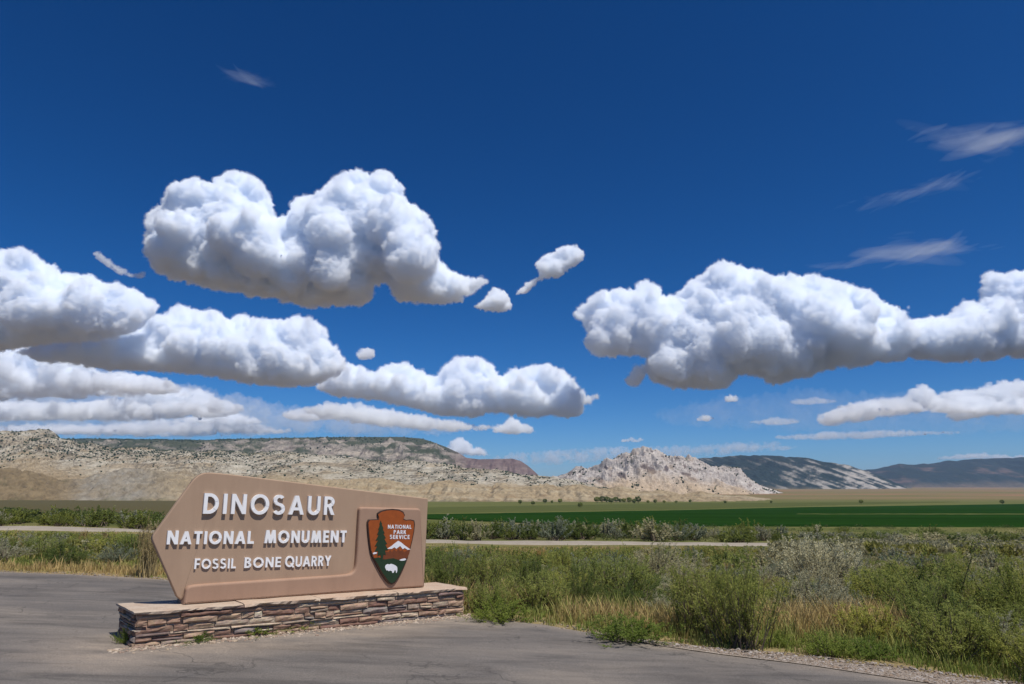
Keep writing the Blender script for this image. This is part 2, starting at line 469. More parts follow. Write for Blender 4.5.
SCRUB = []                                             # places for far junipers: x, y, z, size
def ridge(name, crest, foot, Yc, Yf, colour, relief, mat, px0=-260, px1=1280, nc=900, nt=150, prof=None, back=0.35, jun=None, njun=0, crest_n=0.6, seed=0):
    pxs = np.linspace(px0, px1, nc)
    yc = np.interp(pxs, [p[0] for p in crest], [p[1] for p in crest]); yf = np.interp(pxs, [p[0] for p in foot], [p[1] for p in foot])
    k = np.ones(5) / 5
    Ycv = np.interp(pxs, *zip(*Yc)) if isinstance(Yc, list) else np.full(nc, float(Yc))
    Yfv = np.interp(pxs, *zip(*Yf)) if isinstance(Yf, list) else np.full(nc, float(Yf))
    zc = np.array([zpix(a, b) for a, b in zip(yc, Ycv)]); zf = np.array([zpix(a, b) for a, b in zip(yf, Yfv)])
    zf = zf - 3 - 0.006 * Yfv
    tt = np.concatenate([np.linspace(0, 1, nt), 1 + np.linspace(0, back, nt // 5)[1:]])
    T = tt[:, None]; 
    Y = Yfv[None] + (Ycv - Yfv)[None] * T
    dirx = np.array([ray(p, 480)[0] / ray(p, 480)[1] for p in pxs])
    X = dirx[None] * Y
    p_ = prof(np.minimum(T, 1), pxs[None]) if prof else np.minimum(T, 1) + 0 * X
    h = (zc - zf)[None]
    Zr = zf[None] + h * np.where(T <= 1, p_, 1 - (T - 1) / back * 0.9 * np.clip(T - 1, 0, 1) * 3)
    m = Ycv.mean() / F
    rel = relief(X / m, Y / m, T, pxs[None] + 0 * X)
    env = np.where(T <= 1, np.sin(np.clip(T, 0, 1) * math.pi) ** 0.55, 0) + (0.12 if crest_n > .3 else 0.02) * sstep(.7, 1, T)
    if crest_n < .3 or crest_n > 1.5: env = env * (1 - (.8 if crest_n < .3 else .65) * sstep(.5, .85, T))
    Zr = Zr + rel * env * np.minimum(h, 60 * m)
    cn = fbm(X / m / 6, Y / m / 30, None, 4, 0.6, seed=seed + 70) * crest_n * m
    Zr = Zr + cn * sstep(.75, 1, T)
    V = np.stack([X, Y, Zr], -1)
    me = mesh_np(name, V.reshape(-1, 3), grid_faces(len(tt), nc), True)
    gx = np.gradient(Zr, axis=1) / np.maximum(np.abs(np.gradient(X, axis=1)), 1e-3); gyy = np.gradient(Zr, axis=0) / np.maximum(np.abs(np.gradient(Y, axis=0)), 1e-3)
    slope = np.hypot(gx, gyy)
    pyv = H / 2 - F * (-(math.sin(TILT)) * Y + math.cos(TILT) * (Zr - EYE)) / (math.cos(TILT) * Y + math.sin(TILT) * (Zr - EYE))
    c = colour(X / m, Y / m, Zr / m, T + 0 * X, pxs[None] + 0 * X, pyv, slope)
    attr(me, 'Col', np.clip(c.reshape(-1, 3), .012, .8))
    if jun is not None:
        r = np.random.default_rng(seed + 99)
        w = np.clip(jun(X / m, Y / m, T + 0 * X, pxs[None] + 0 * X, pyv), 0, None) * (T <= 1.03)
        w = w.ravel() / w.sum(); pick = r.choice(len(w), njun, p=w)
        vv = V.reshape(-1, 3)[pick] + r.normal(0, .8 * m, (njun, 3)) * [1, 1, 0]
        SCRUB.append(np.c_[vv, (.30 + .62 * r.random(njun) ** 2.2) * m])
    return tag(obj(name, me, mat), kind='structure')

def vein(a, b, sa, sb, seed):
    """thin cracks and ledges: where a stretched noise crosses zero"""
    n = fbm(a / sa, b / sb, None, 4, .55, seed=seed); k = fbm(a / 30, b / 12, None, 2, seed=seed + 40)
    return (1 - sstep(.02, .085, np.abs(n))) * sstep(-.25, .1, k)

def C3(*c): return np.array(c, float)
def blend(a, b, w): return a + (b - a) * np.clip(w, 0, 1)[..., None]
def base3(c, X): return np.broadcast_to(C3(*c), X.shape + (3,)).copy()

# far dark ridge at the right edge, then the long blue green mountain
def col_E(X, Y, Zz, T, P, py, sl):
    c = base3((.018, .028, .026), X)
    n = fbm(X / 26, Zz / 7, Y / 60, 5, .6, seed=31); n2 = fbm(X / 9, Zz / 4, None, 4, .6, seed=32)
    c = blend(c, C3(.15, .10, .08), sstep(.12, .4, n) * .75)
    c = blend(c, C3(.26, .17, .13), sstep(.2, .5, n2) * sstep(960, 890, P) * sstep(.3, .7, T) * .8)
    c = blend(c, C3(.15, .115, .08), sstep(.16, .04, T) * .6)
    return c
def rel_E(X, Y, T, P): return fbm(X / 30, Y / 120, None, 6, .55, seed=33, mode=1) * .22
ROCK_FAR = rock_mat('forested_rock', 0.02)
ridge('far_ridge', [(820, 480), (850, 474), (868, 470.5), (880, 469), (890, 467.5), (901, 465), (918, 466), (935, 464.5), (951, 462), (975, 461), (1000, 460), (1024, 458.5), (1100, 456), (1280, 452)],
      [(820, 488), (1280, 487)], 9000, 7200, col_E, rel_E, ROCK_FAR, 820, 1280, 420, 90, prof=lambda t, p: t ** .75, seed=3)
def col_D(X, Y, Zz, T, P, py, sl):
    c = base3((.018, .029, .026), X)
    q = py - 0.36 * P                                   # rock beds dip down to the right
    st = fbm(q / 3.2, P / 60, None, 4, .6, seed=41); st2 = fbm(P / 14, py / 7, None, 5, .62, seed=42)
    right = sstep(745, 850, P); low = sstep(462, 474, py)
    m_ = sstep(-.02, .22, st * .8 + st2 * .55 + right * .22 + low * .10 - .18)
    m_ *= sstep(-3, 3, py - (458 + (P - 790) * .10)) * (.45 + .55 * right)
    c = blend(c, C3(.36, .33, .29), m_ * .95)
    c = blend(c, C3(.13, .115, .085), sstep(.1, .4, st2) * .6 * (1 - m_))
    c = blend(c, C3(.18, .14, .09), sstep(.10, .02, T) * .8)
    return c
def rel_D(X, Y, T, P): return fbm(X / 22 + Y / 60, Y / 90, None, 6, .55, seed=43, mode=1) * .24
ridge('blue_green_mountain', [(640, 472), (660, 467), (690, 461.5), (715, 459.5), (740, 458), (765, 457), (785, 457.5), (805, 459.5), (830, 463), (850, 467), (870, 473), (885, 479), (900, 485), (915, 489.5), (930, 491)],
      [(640, 491), (930, 492)], 6200, 5000, col_D, rel_D, ROCK_FAR, 640, 930, 700, 150, prof=lambda t, p: t ** .8, seed=4)

# dark juniper mesa and red cliffs behind the pale hills
def col_B(X, Y, Zz, T, P, py, sl):
    c = base3((.25, .22, .185), X)
    n = fbm(X / 20, Y / 40, Zz / 6, 5, .6, seed=51); n2 = fbm(X / 7, Zz / 3, None, 5, .65, seed=52)
    bed = fbm(Zz / 2.2 + X / 60, X / 80, None, 3, .6, seed=53)
    c = blend(c, C3(.36, .31, .25), sstep(-.1, .3, bed)); c = blend(c, C3(.12, .095, .085), sstep(.0, .3, n2) * .8); c = blend(c, C3(.07, .06, .05), vein(P + .3 * py * 4, py, 15, 2.4, 57) * .8)
    veg = sstep(-.12, .2, n + .28 * sstep(.8, 1, T) + .16 * sstep(340, 120, P) + .3 * sstep(.6, .7, T) * sstep(330, 240, P) + .55 * sstep(.62, .74, T) * sstep(432, 410, P) - .03)
    c = blend(c, C3(.040, .052, .028), veg * .9)
    c = blend(c, C3(.155, .105, .10), sstep(440, 475, P) * (.8 + .4 * n2))
    c = blend(c, C3(.075, .05, .052), sstep(455, 475, P) * sstep(.0, .3, fbm(X / 2.6, Zz / 14, None, 4, .6, seed=54)) * .8)
    return c
def rel_B(X, Y, T, P): return fbm(X / 24, Y / 60, None, 6, .56, seed=55, mode=1) * .26
ROCK_MID = rock_mat('mesa_rock', 0.11)
ridge('dark_mesa', [(-260, 441), (-60, 438), (40, 438.5), (100, 439), (200, 440), (260, 438.5), (300, 437.5), (350, 437), (400, 437), (420, 438.5), (432, 442), (445, 447), (456, 452), (466, 458), (480, 459.5), (500, 459),
      (512, 459), (520, 461), (528, 466), (535, 472), (541, 478), (548, 480), (562, 474.5), (575, 474), (590, 473), (610, 480), (640, 486)],
      [(-260, 495), (400, 490), (640, 492)], 3600, 2600, col_B, rel_B, ROCK_MID, -260, 640, 900, 160, prof=lambda t, p: np.where(p > 455, sstep(0.35, .9, t) * .6 + .4 * t, t ** .7),
      jun=lambda X, Y, T, P, py: (sstep(-.2, .3, fbm(X / 14, Y / 14, None, 4, seed=56)) * (.25 + sstep(.5, 1, T))) * sstep(470, 430, P) * (1 + 2.5 * sstep(300, 200, P)), njun=6500, crest_n=.08, seed=5)

# white sandstone dome to the right of the centre
def col_C(X, Y, Zz, T, P, py, sl):
    c = base3((.39, .35, .315), X)
    q = py - .42 * (P - 650)
    n = fbm(X / 13, Y / 30, Zz / 8, 5, .6, seed=61); bed = fbm(q / 2.4, P / 90, None, 4, .6, seed=62); n2 = fbm(P / 5, py / 4, None, 4, .65, seed=63)
    c = blend(c, C3(.48, .445, .40), sstep(-.1, .3, bed) * .85); c = blend(c, C3(.11, .09, .085), vein(P, q, 9, 1.7, 68) * .85)
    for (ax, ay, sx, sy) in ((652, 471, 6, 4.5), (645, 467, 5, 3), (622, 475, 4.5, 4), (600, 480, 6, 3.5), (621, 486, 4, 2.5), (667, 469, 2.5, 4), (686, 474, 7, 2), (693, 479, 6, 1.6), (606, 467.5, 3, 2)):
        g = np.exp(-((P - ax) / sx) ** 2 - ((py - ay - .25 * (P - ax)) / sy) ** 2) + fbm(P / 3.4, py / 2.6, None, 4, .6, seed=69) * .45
        c = blend(c, C3(.075, .060, .066), sstep(.42, .62, g) * .92)  # shade of the alcoves, painted dark into the rock colour
    c = blend(c, C3(.19, .145, .125), sstep(.12, .34, n2 * .9 + bed * .4) * .85)
    c = blend(c, C3(.33, .26, .19), sstep(.05, .4, n) * .6)
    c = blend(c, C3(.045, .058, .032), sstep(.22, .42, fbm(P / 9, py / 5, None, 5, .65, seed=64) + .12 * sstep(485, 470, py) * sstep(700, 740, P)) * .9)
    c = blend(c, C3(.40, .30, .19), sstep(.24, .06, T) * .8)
    return c
def rel_C(X, Y, T, P): return (fbm(X / 34 + Y / 60, Y / 90, None, 6, .55, seed=65, mode=1) * .40 + fbm(X / 8, Y / 26, None, 4, .6, seed=66) * .18)
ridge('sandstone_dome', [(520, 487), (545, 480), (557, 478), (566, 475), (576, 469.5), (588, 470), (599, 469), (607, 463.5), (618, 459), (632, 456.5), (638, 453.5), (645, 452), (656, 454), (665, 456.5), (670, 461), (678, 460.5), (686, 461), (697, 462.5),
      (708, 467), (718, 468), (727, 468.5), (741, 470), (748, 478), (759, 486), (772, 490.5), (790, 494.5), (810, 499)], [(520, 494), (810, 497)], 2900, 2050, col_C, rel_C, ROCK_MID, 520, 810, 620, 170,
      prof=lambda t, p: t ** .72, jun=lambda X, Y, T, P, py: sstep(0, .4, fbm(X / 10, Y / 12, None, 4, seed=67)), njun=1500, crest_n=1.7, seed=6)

# pale slickrock hogback, left and centre
def col_A(X, Y, Zz, T, P, py, sl):
    c = base3((.36, .325, .25), X)
    dip = (py + .06 * P) + fbm(P / 40, py / 20, None, 3, seed=74) * 5
    bed = fbm(dip / 2.6, P / 70, None, 4, .6, seed=71); n = fbm(X / 16, Y / 34, Zz / 7, 5, .6, seed=72); n2 = fbm(P / 6, py / 2.2, None, 5, .65, seed=73)
    c = blend(c, C3(.46, .425, .345), sstep(-.1, .3, bed) * .8)
    c = blend(c, C3(.30, .225, .13), sstep(0, .35, n) * .75); c = blend(c, C3(.27, .21, .135), sstep(.1, .35, fbm(dip / 6, P / 160, None, 3, .5, seed=86)) * .75); c = blend(c, C3(.095, .08, .058), vein(P, dip, 15, 1.8, 79) * .95); c = blend(c, C3(.12, .10, .07), vein(P, dip + 40, 26, 2.6, 87) * .8); c = blend(c, C3(.15, .125, .085), vein(P + py * 2, py, 6, 3.4, 85) * .5)
    c = blend(c, C3(.15, .12, .085), sstep(.26, .42, n2 + bed * .25) * .8)
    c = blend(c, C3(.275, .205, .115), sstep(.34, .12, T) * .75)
    c = blend(c, C3(.10, .095, .05), sstep(40, 260, P) * sstep(.80, .97, T) * sstep(330, 220, P) * .8)
    return c
def rel_A(X, Y, T, P): return (fbm(X / 60 + Y / 200, Y / 150, None, 6, .5, seed=75, mode=1) * .34 + fbm(X / 7, Y / 26, None, 4, .6, seed=76) * .075)
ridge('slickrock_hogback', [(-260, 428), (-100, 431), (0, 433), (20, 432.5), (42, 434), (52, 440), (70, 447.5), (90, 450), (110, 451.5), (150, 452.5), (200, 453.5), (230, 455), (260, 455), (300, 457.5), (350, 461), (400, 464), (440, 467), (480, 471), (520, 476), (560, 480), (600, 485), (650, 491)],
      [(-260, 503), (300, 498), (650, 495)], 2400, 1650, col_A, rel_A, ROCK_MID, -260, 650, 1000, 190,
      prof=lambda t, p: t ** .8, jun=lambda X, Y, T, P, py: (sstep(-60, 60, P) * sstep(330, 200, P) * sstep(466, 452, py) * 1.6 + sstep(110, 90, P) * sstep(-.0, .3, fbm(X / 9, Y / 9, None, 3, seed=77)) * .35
      + .9 * sstep(-.05, .3, fbm(X / 9, Y / 12, None, 4, seed=78)) * sstep(.15, .5, T) + 1.6 * vein(P, py + .06 * P, 13, 2.0, 79) * sstep(200, 300, P)), njun=8600, crest_n=.8, seed=7)

# low badland hills at the foot
def col_F(X, Y, Zz, T, P, py, sl):
    n = fbm(X / 12, Zz / 5, Y / 30, 5, .6, seed=81); bed = fbm(Zz / 1.6 + X / 90, X / 60, None, 3, .6, seed=82)
    c = base3((.30, .235, .145), X); c = blend(c, C3(.36, .305, .21), sstep(-.1, .3, bed) * .7); c = blend(c, C3(.22, .155, .088), sstep(.05, .35, n) * .8)
    left = sstep(200, 120, P); grey = np.exp(-((P - 128) / 42) ** 2) + .8 * np.exp(-((P - 95) / 18) ** 2)
    c = blend(c, C3(.165, .122, .066), left * .85); c = blend(c, C3(.25, .23, .19), np.clip(grey, 0, 1) * (.65 + n))
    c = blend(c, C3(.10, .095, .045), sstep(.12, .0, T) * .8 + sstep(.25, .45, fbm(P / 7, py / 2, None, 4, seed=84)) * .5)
    return c
def rel_F(X, Y, T, P): return fbm(X / 11, Y / 40, None, 6, .55, seed=83, mode=1) * .48
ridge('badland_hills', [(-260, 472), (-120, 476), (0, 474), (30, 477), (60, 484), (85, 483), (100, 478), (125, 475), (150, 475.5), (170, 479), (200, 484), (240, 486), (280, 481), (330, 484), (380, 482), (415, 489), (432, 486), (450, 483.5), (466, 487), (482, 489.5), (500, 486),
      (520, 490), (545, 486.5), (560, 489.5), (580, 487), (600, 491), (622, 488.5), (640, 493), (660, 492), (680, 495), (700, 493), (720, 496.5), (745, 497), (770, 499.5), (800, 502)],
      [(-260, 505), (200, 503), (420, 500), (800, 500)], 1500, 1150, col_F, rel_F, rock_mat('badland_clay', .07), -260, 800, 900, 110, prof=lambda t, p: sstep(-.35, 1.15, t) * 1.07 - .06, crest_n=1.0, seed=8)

# junipers on the slopes: thousands, a speck each
S_ = np.concatenate(SCRUB); rj = np.random.default_rng(3)
bm = bmesh.new(); bmesh.ops.create_icosphere(bm, subdivisions=1, radius=1)
k = len(UV_)
Vj = UV_[None] * (S_[:, 3][:, None, None] * np.array([1.15, 1.15, .95])) * rj.uniform(.65, 1.2, (len(S_), k, 1)) + S_[:, None, :3] + np.array([0, 0, .3]) * S_[:, 3][:, None, None]
jm = mesh_np('juniper_scrub', Vj.reshape(-1, 3), (UF_[None] + (np.arange(len(S_)) * k)[:, None, None]).reshape(-1, 3))
attr(jm, 'Col', np.repeat(np.array([(.035, .050, .024)]) * rj.uniform(.6, 1.4, (len(S_), 1)), k, 0))
t = NT('juniper_green'); t.bsdf(t.attr('Col').outputs['Color'], .9, None, .1)
tag(obj('juniper_scrub', jm, t.m), 'dark junipers dotted over the distant mesa slopes', 'juniper scrub', kind='stuff')

# the air between here and the far ridge
bm = bmesh.new(); bmesh.ops.create_cube(bm, size=1)
for v in bm.verts: v.co = ((v.co.x * 2) * 17500, -120 if v.co.y < 0 else 16200, -14 if v.co.z < 0 else 580)
hm = bpy.data.meshes.new('haze'); bm.to_mesh(hm); bm.free()
t = NT('haze_air')
vv = t.n('ShaderNodeVolumePrincipled', {'Color': (.42, .64, 1.0, 1), 'Density': HAZE, 'Anisotropy': 0.0})
t.t.links.new(vv.outputs[0], t.out.inputs['Volume'])
tag(obj('haze', hm, t.m), 'pale blue haze in the air of the valley', 'haze', kind='stuff')
# ---------------------------------------------------------------- stone plinth
B0 = np.array(sb0); B1 = np.array(sb1)
print('plinth', B0, B1)
DV = (B1 - B0) / np.hypot(*(B1 - B0)); NV = np.array([DV[1], -DV[0]])         # along the sign, and out of its face
BL = float(np.hypot(*(B1 - B0))); BW = 0.82
zL, zR = pad_z(B0[0], 0), pad_z(B1[0], 0)
HL, HR = 0.355, 0.375
def bpt(s, back, h):
    """point of the plinth: along its length, back from its face, height as a fraction of its wall"""
    p = B0 + DV * s - NV * back; f = s / BL
    g = zL + (zR - zL) * f
    return Vector((p[0], p[1], g + h * (HL + (HR - HL) * f)))
rs = random.Random(4)
STONE = [tuple(v * 1.22 for v in q) for q in [(.195, .125, .092), (.25, .165, .118), (.33, .265, .20), (.40, .335, .265), (.235, .185, .145), (.145, .105, .095), (.29, .205, .145), (.20, .168, .15), (.165, .098, .074), (.36, .29, .215)]]
def stone_block(bm, lay, fn, a0, a1, h0, h1, out, thick, col):
    """rough stone: fn(a, depth, h) -> point"""
    na = max(2, int((a1 - a0) / 0.05)); nh = 3
    seed = rs.random() * 100
    vs = {}
    tilt = rs.uniform(-.012, .012)
    for layer in (0, 1):
        for i in range(na + 1):
            for j in range(nh + 1):
                a = a0 + (a1 - a0) * i / na; h = h0 + (h1 - h0) * j / nh
                e = min(1, min(i, na - i) / 1.0, ) ; e2 = min(1, min(j, nh - j))
                rnd = float(noise(np.array([a * 9 + seed]), np.array([h * 14]), np.array([seed]))[0])
                d = (out + rnd * .014 - (0 if e and e2 else .012)) if layer == 0 else -thick
                wob = .006 * float(noise(np.array([a * 6 + seed]), np.array([j * 3.3]), np.array([seed + 7]))[0])
                vs[layer, i, j] = bm.verts.new(fn(a, -d, h + (wob if j in (0, nh) else 0) * 2.4 + tilt * (i / na - .5) * 2))
    def face(*v):
        f = bm.faces.new(v)
        for l in f.loops: l[lay] = (*[c * rs.uniform(.93, 1.07) for c in col], 1)
    for i in range(na):
        for j in range(nh): face(vs[0, i, j], vs[0, i + 1, j], vs[0, i + 1, j + 1], vs[0, i, j + 1])
        face(vs[0, i, nh], vs[0, i + 1, nh], vs[1, i + 1, nh], vs[1, i, nh]); face(vs[1, i, 0], vs[1, i + 1, 0], vs[0, i + 1, 0], vs[0, i, 0])
    for j in range(nh):
        face(vs[1, 0, j], vs[0, 0, j], vs[0, 0, j + 1], vs[1, 0, j + 1]); face(vs[0, na, j], vs[1, na, j], vs[1, na, j + 1], vs[0, na, j + 1])
def courses(bm, lay, fn, L, stag=0.0):
    hs = [0.0]
    while hs[-1] < .93: hs.append(hs[-1] + rs.choice([.08, .12, .16, .19, .23]))
    hs = [h / hs[-1] for h in hs]
    for h0, h1 in zip(hs, hs[1:]):
        a = 0.0
        while a < L - 1e-6:
            thin = (h1 - h0) < .17
            w = rs.uniform(.22, .85) if thin else rs.uniform(.10, .42)
            b = a + w
            if L - b < .12: b = L
            col = rs.choice(STONE); 
            if not thin and rs.random() < .35: col = rs.choice([STONE[0], STONE[8], STONE[1], STONE[6]])
            if not thin and rs.random() < .25:
                hm = h0 + (h1 - h0) * rs.uniform(.4, .6)
                stone_block(bm, lay, fn, a + .006, b - .006, h0 + .012, hm - .010, rs.uniform(.0, .035), .06, col)
                stone_block(bm, lay, fn, a + .006, b - .006, hm + .010, h1 - .012, rs.uniform(.0, .03), .06, rs.choice(STONE))
            else:
                stone_block(bm, lay, fn, a + .005, b - .005, h0 + .012, h1 - .012, rs.uniform(-.005, .035), .06, col)
            a = b
t = NT('rubble_stone'); c = t.attr('Col').outputs['Color']; co = t.coord()
f = t.noise(co, 26, 6, .7); f2 = t.noise(t.mapping(co, (1, 1, 5)), 9, 4, .6)
c = t.mix(.6, c, t.ramp(f, [(.3, (.28,) * 3), (.7, (.72, .70, .67))]), 'OVERLAY'); c = t.mix(.45, c, t.ramp(f2, [(.3, (.3, .3, .32)), (.7, (.70, .68, .64))]), 'OVERLAY')
MST = t.bsdf(c, .92, t.bump(f, .7, .012), .2)
plinth = thing('stone_plinth', bpt(BL / 2, BW / 2, 0), 'long low plinth of stacked reddish and grey fieldstone with a flat sandstone top', 'plinth')
def local(me, o):
    me.transform(Matrix.Translation(-o.location)); return me
bm = bmesh.new(); lay = bm.loops.layers.float_color.new('Col')
courses(bm, lay, lambda a, d, h: bpt(a, d, h), BL)
courses(bm, lay, lambda a, d, h: bpt(d, BW - a, h), BW)
courses(bm, lay, lambda a, d, h: bpt(BL - d, a, h), BW)
courses(bm, lay, lambda a, d, h: bpt(BL - a, BW - d, h), BL)
me = bpy.data.meshes.new('stonework'); bm.to_mesh(me); bm.free()
obj('stonework', local(me, plinth), MST, plinth)
bm = bmesh.new()
cs = [[bm.verts.new(bpt(s, b, h)) for s, b in ((.018, .018), (BL - .018, .018), (BL - .018, BW - .018), (.018, BW - .018))] for h in (-.1, .99)]
for q in (cs[0][::-1], cs[1], *[[cs[0][i], cs[0][(i + 1) % 4], cs[1][(i + 1) % 4], cs[1][i]] for i in range(4)]): bm.faces.new(q)
me = bpy.data.meshes.new('mortar'); bm.to_mesh(me); bm.free()
obj('mortar_core', local(me, plinth), noise_mat('lime_mortar', (.26, .215, .165), (.36, .30, .235), 14, .95, .5, .01), plinth)
# sandstone coping slabs
a = -.045; k = 0
t = NT('sandstone_slab'); co = t.coord(); f = t.noise(t.mapping(co, (1, 1, 3)), 4.5, 6, .65); f2 = t.noise(co, 40, 4, .65)
oi = t.n('ShaderNodeObjectInfo').outputs['Random']
c = t.mix(oi, t.ramp(f, [(.3, (.46, .27, .165)), (.7, (.47, .35, .25))]), t.ramp(f, [(.3, (.36, .285, .215)), (.7, (.48, .41, .325))]))
c = t.mix(.4, c, t.ramp(f2, [(.3, (.3,) * 3), (.7, (.7,) * 3)]), 'OVERLAY')
MSL = t.bsdf(c, .9, t.bump(f2, .5, .008), .2)
while a < BL + .03:
    b = min(a + rs.uniform(.75, 1.25), BL + .045)
    if BL + .045 - b < .4: b = BL + .045
    bm = bmesh.new(); na = int((b - a) / .045); nb = 16
    sd = rs.random() * 50; base = rs.uniform(0, .008)
    grid = {}
    for lv in (0, 1):
        for i in range(na + 1):
            for j in range(nb + 1):
                s = a + .004 + (b - a - .008) * i / na; d = -.03 + (BW + .06) * j / nb
                ed = float(noise(np.array([s * 5 + sd]), np.array([lv * 1.3 + (0 if j == 0 else 9)]), None)[0]) * .028 + float(noise(np.array([s * 22 + sd]), np.array([3.0 + lv]), None)[0]) * .02
                if j == 0: d += ed
                if j == nb: d += ed
                top = .016 + base + float(noise(np.array([s * 3 + sd]), np.array([d * 4]), None)[0]) * .007 - (.008 if j in (0, nb) else 0)
                p = bpt(s, d, 1.0); p.z += (top if lv else -.012 + (.008 * math.sin(s * 9 + sd)))
                grid[lv, i, j] = bm.verts.new(p)
    for i in range(na):
        for j in range(nb):
            bm.faces.new((grid[1, i, j], grid[1, i + 1, j], grid[1, i + 1, j + 1], grid[1, i, j + 1]))
            bm.faces.new((grid[0, i, j + 1], grid[0, i + 1, j + 1], grid[0, i + 1, j], grid[0, i, j]))
        for j, fl in ((0, 1), (nb, 0)):
            q = [grid[0, i, j], grid[0, i + 1, j], grid[1, i + 1, j], grid[1, i, j]]; bm.faces.new(q if fl else q[::-1])
    for j in range(nb):
        for i, fl in ((0, 0), (na, 1)):
            q = [grid[0, i, j], grid[0, i, j + 1], grid[1, i, j + 1], grid[1, i, j]]; bm.faces.new(q[::-1] if not fl else q)
    bmesh.ops.recalc_face_normals(bm, faces=bm.faces)
    me = bpy.data.meshes.new('coping_slab'); bm.to_mesh(me); bm.free()
    obj('coping_slab', local(me, plinth), MSL, plinth)
    a = b; k += 1

# ---------------------------------------------------------------- the sign: outlines measured in its own plane
SET = 0.36                                             # the face stands back from the plinth's front
O2 = B0 - NV * SET
D3 = Vector((DV[0], DV[1], 0)); N3 = Vector((NV[0], NV[1], 0)); Z3 = Vector((0, 0, 1))
def sp(px, py, off=0.0):
    """pixel -> (s, h) in the plane of the sign's face, `off` metres in front of it"""
    d = ray(px, py); o = O2 + NV * off
    k = ((o - CAM[:2]) @ NV) / (d[:2] @ NV)
    P = CAM + d * k
    return (float((P[:2] - O2) @ DV), float(P[2]))
S0, HB = sp(184, 604)
root_loc = Vector((*(O2 + DV * S0), HB))
sign = thing('monument_sign', root_loc, 'brown arrow shaped entrance sign with raised white lettering on the stone plinth', 'sign')
SM = Matrix((( D3.x, 0, N3.x, 0), (D3.y, 0, N3.y, 0), (0, 1, 0, 0), (0, 0, 0, 1)))      # local (s, h, out) -> world axes
sign.matrix_world = Matrix.Translation(root_loc) @ SM
def loc2(px, py, off=0.0):
    s, h = sp(px, py, off); return (s - S0, h - HB)
def rounded(pts, n=6):
    """pts: (x, y, r) -> outline with rounded corners"""
    out = []
    m = len(pts)
    for i in range(m):
        x, y, r = pts[i]; p = Vector((x, y))
        if r <= 0: out.append(p); continue
        a = Vector(pts[i - 1][:2]) - p; b = Vector(pts[(i + 1) % m][:2]) - p
        la, lb = min(r, a.length * .49), min(r, b.length * .49)
        p0 = p + a.normalized() * la; p1 = p + b.normalized() * lb
        for k in range(n + 1):
            q = k / n; out.append(p0 * (1 - q) ** 2 + p * 2 * q * (1 - q) + p1 * q * q)
    return out
def plate(name, outline, z0, z1, mat, parent, bevel=0.0, seg=3, rough=0.0):
    bm = bmesh.new()
    vs = [bm.verts.new((p[0], p[1], z1)) for p in outline]
    f = bm.faces.new(vs); f.normal_update()
    if f.normal.z < 0: f.normal_flip()
    r = bmesh.ops.extrude_face_region(bm, geom=[f]); 
    front = [g for g in r['geom'] if isinstance(g, bmesh.types.BMVert)]
    # original face stays as the back
    for v in vs: v.co.z = z0
    f.normal_flip()
    bm.normal_update()
    if bevel:
        es = [e for e in bm.edges if all(abs(v.co.z - z1) < 1e-6 for v in e.verts)]
        bmesh.ops.bevel(bm, geom=es, offset=bevel, segments=seg, profile=.5, affect='EDGES')
    bmesh.ops.recalc_face_normals(bm, faces=bm.faces)
    me = bpy.data.meshes.new(name); bm.to_mesh(me); bm.free()
    if bevel:
        for p in me.polygons: p.use_smooth = len(p.vertices) == 4 and p.area < .02
    return obj(name, me, mat, parent)

def sign_mat(name, a, b, c_):
    t = NT(name); co = t.coord()
    f = t.noise(co, 1.6, 5, .6, .4); st = t.noise(t.mapping(co, (3.5, .55, 1)), 1.3, 5, .65); g = t.noise(co, 120, 3, .7)
    c = t.ramp(f, [(.3, a), (.7, b)])
    c = t.mix(t.math('MULTIPLY', t.ramp(st, [(.46, (0,) * 3), (.70, (1,) * 3)]), .38), c, c_)
    c = t.mix(.22, c, t.ramp(g, [(.3, (.3,) * 3), (.7, (.7,) * 3)]), 'OVERLAY')
    return t.bsdf(c, .85, t.bump(g, .35, .004), .2)
MS1 = sign_mat('tan_concrete', (.36, .246, .166), (.40, .276, .188), (.285, .188, .128))
MS2 = sign_mat('brown_concrete', (.335, .210, .144), (.37, .238, .164), (.26, .165, .113))
def oL(pts, off): return [(*loc2(x, y, off), r) for x, y, r in pts]
FR = .075
arrow = rounded(oL([(151.3, 538, .05), (199, 472, .16), (220, 473, .3), (428.3, 498.5, .03), (424.3, 586.2, 0), (190, 603.0, 0), (184.5, 595.5, 0), (181.5, 600.5, .015), (177, 597, .02)], 0), 7)
plate('arrow_panel', arrow, -.065, 0, MS1, sign, .014, 4)
frame = rounded(oL([(183.5, 605.0, .01), (186.5, 589, .02), (190, 585.5, .10), (206, 584.0, .1), (340, 575.3, .1), (355.5, 573.5, .16), (357.3, 556, .1), (360, 507.0, .05), (421, 508.5, .05), (424.6, 587.0, .0)], FR), 7)
plate('frame_panel', frame, -.20, FR, MS2, sign, .028, 4)

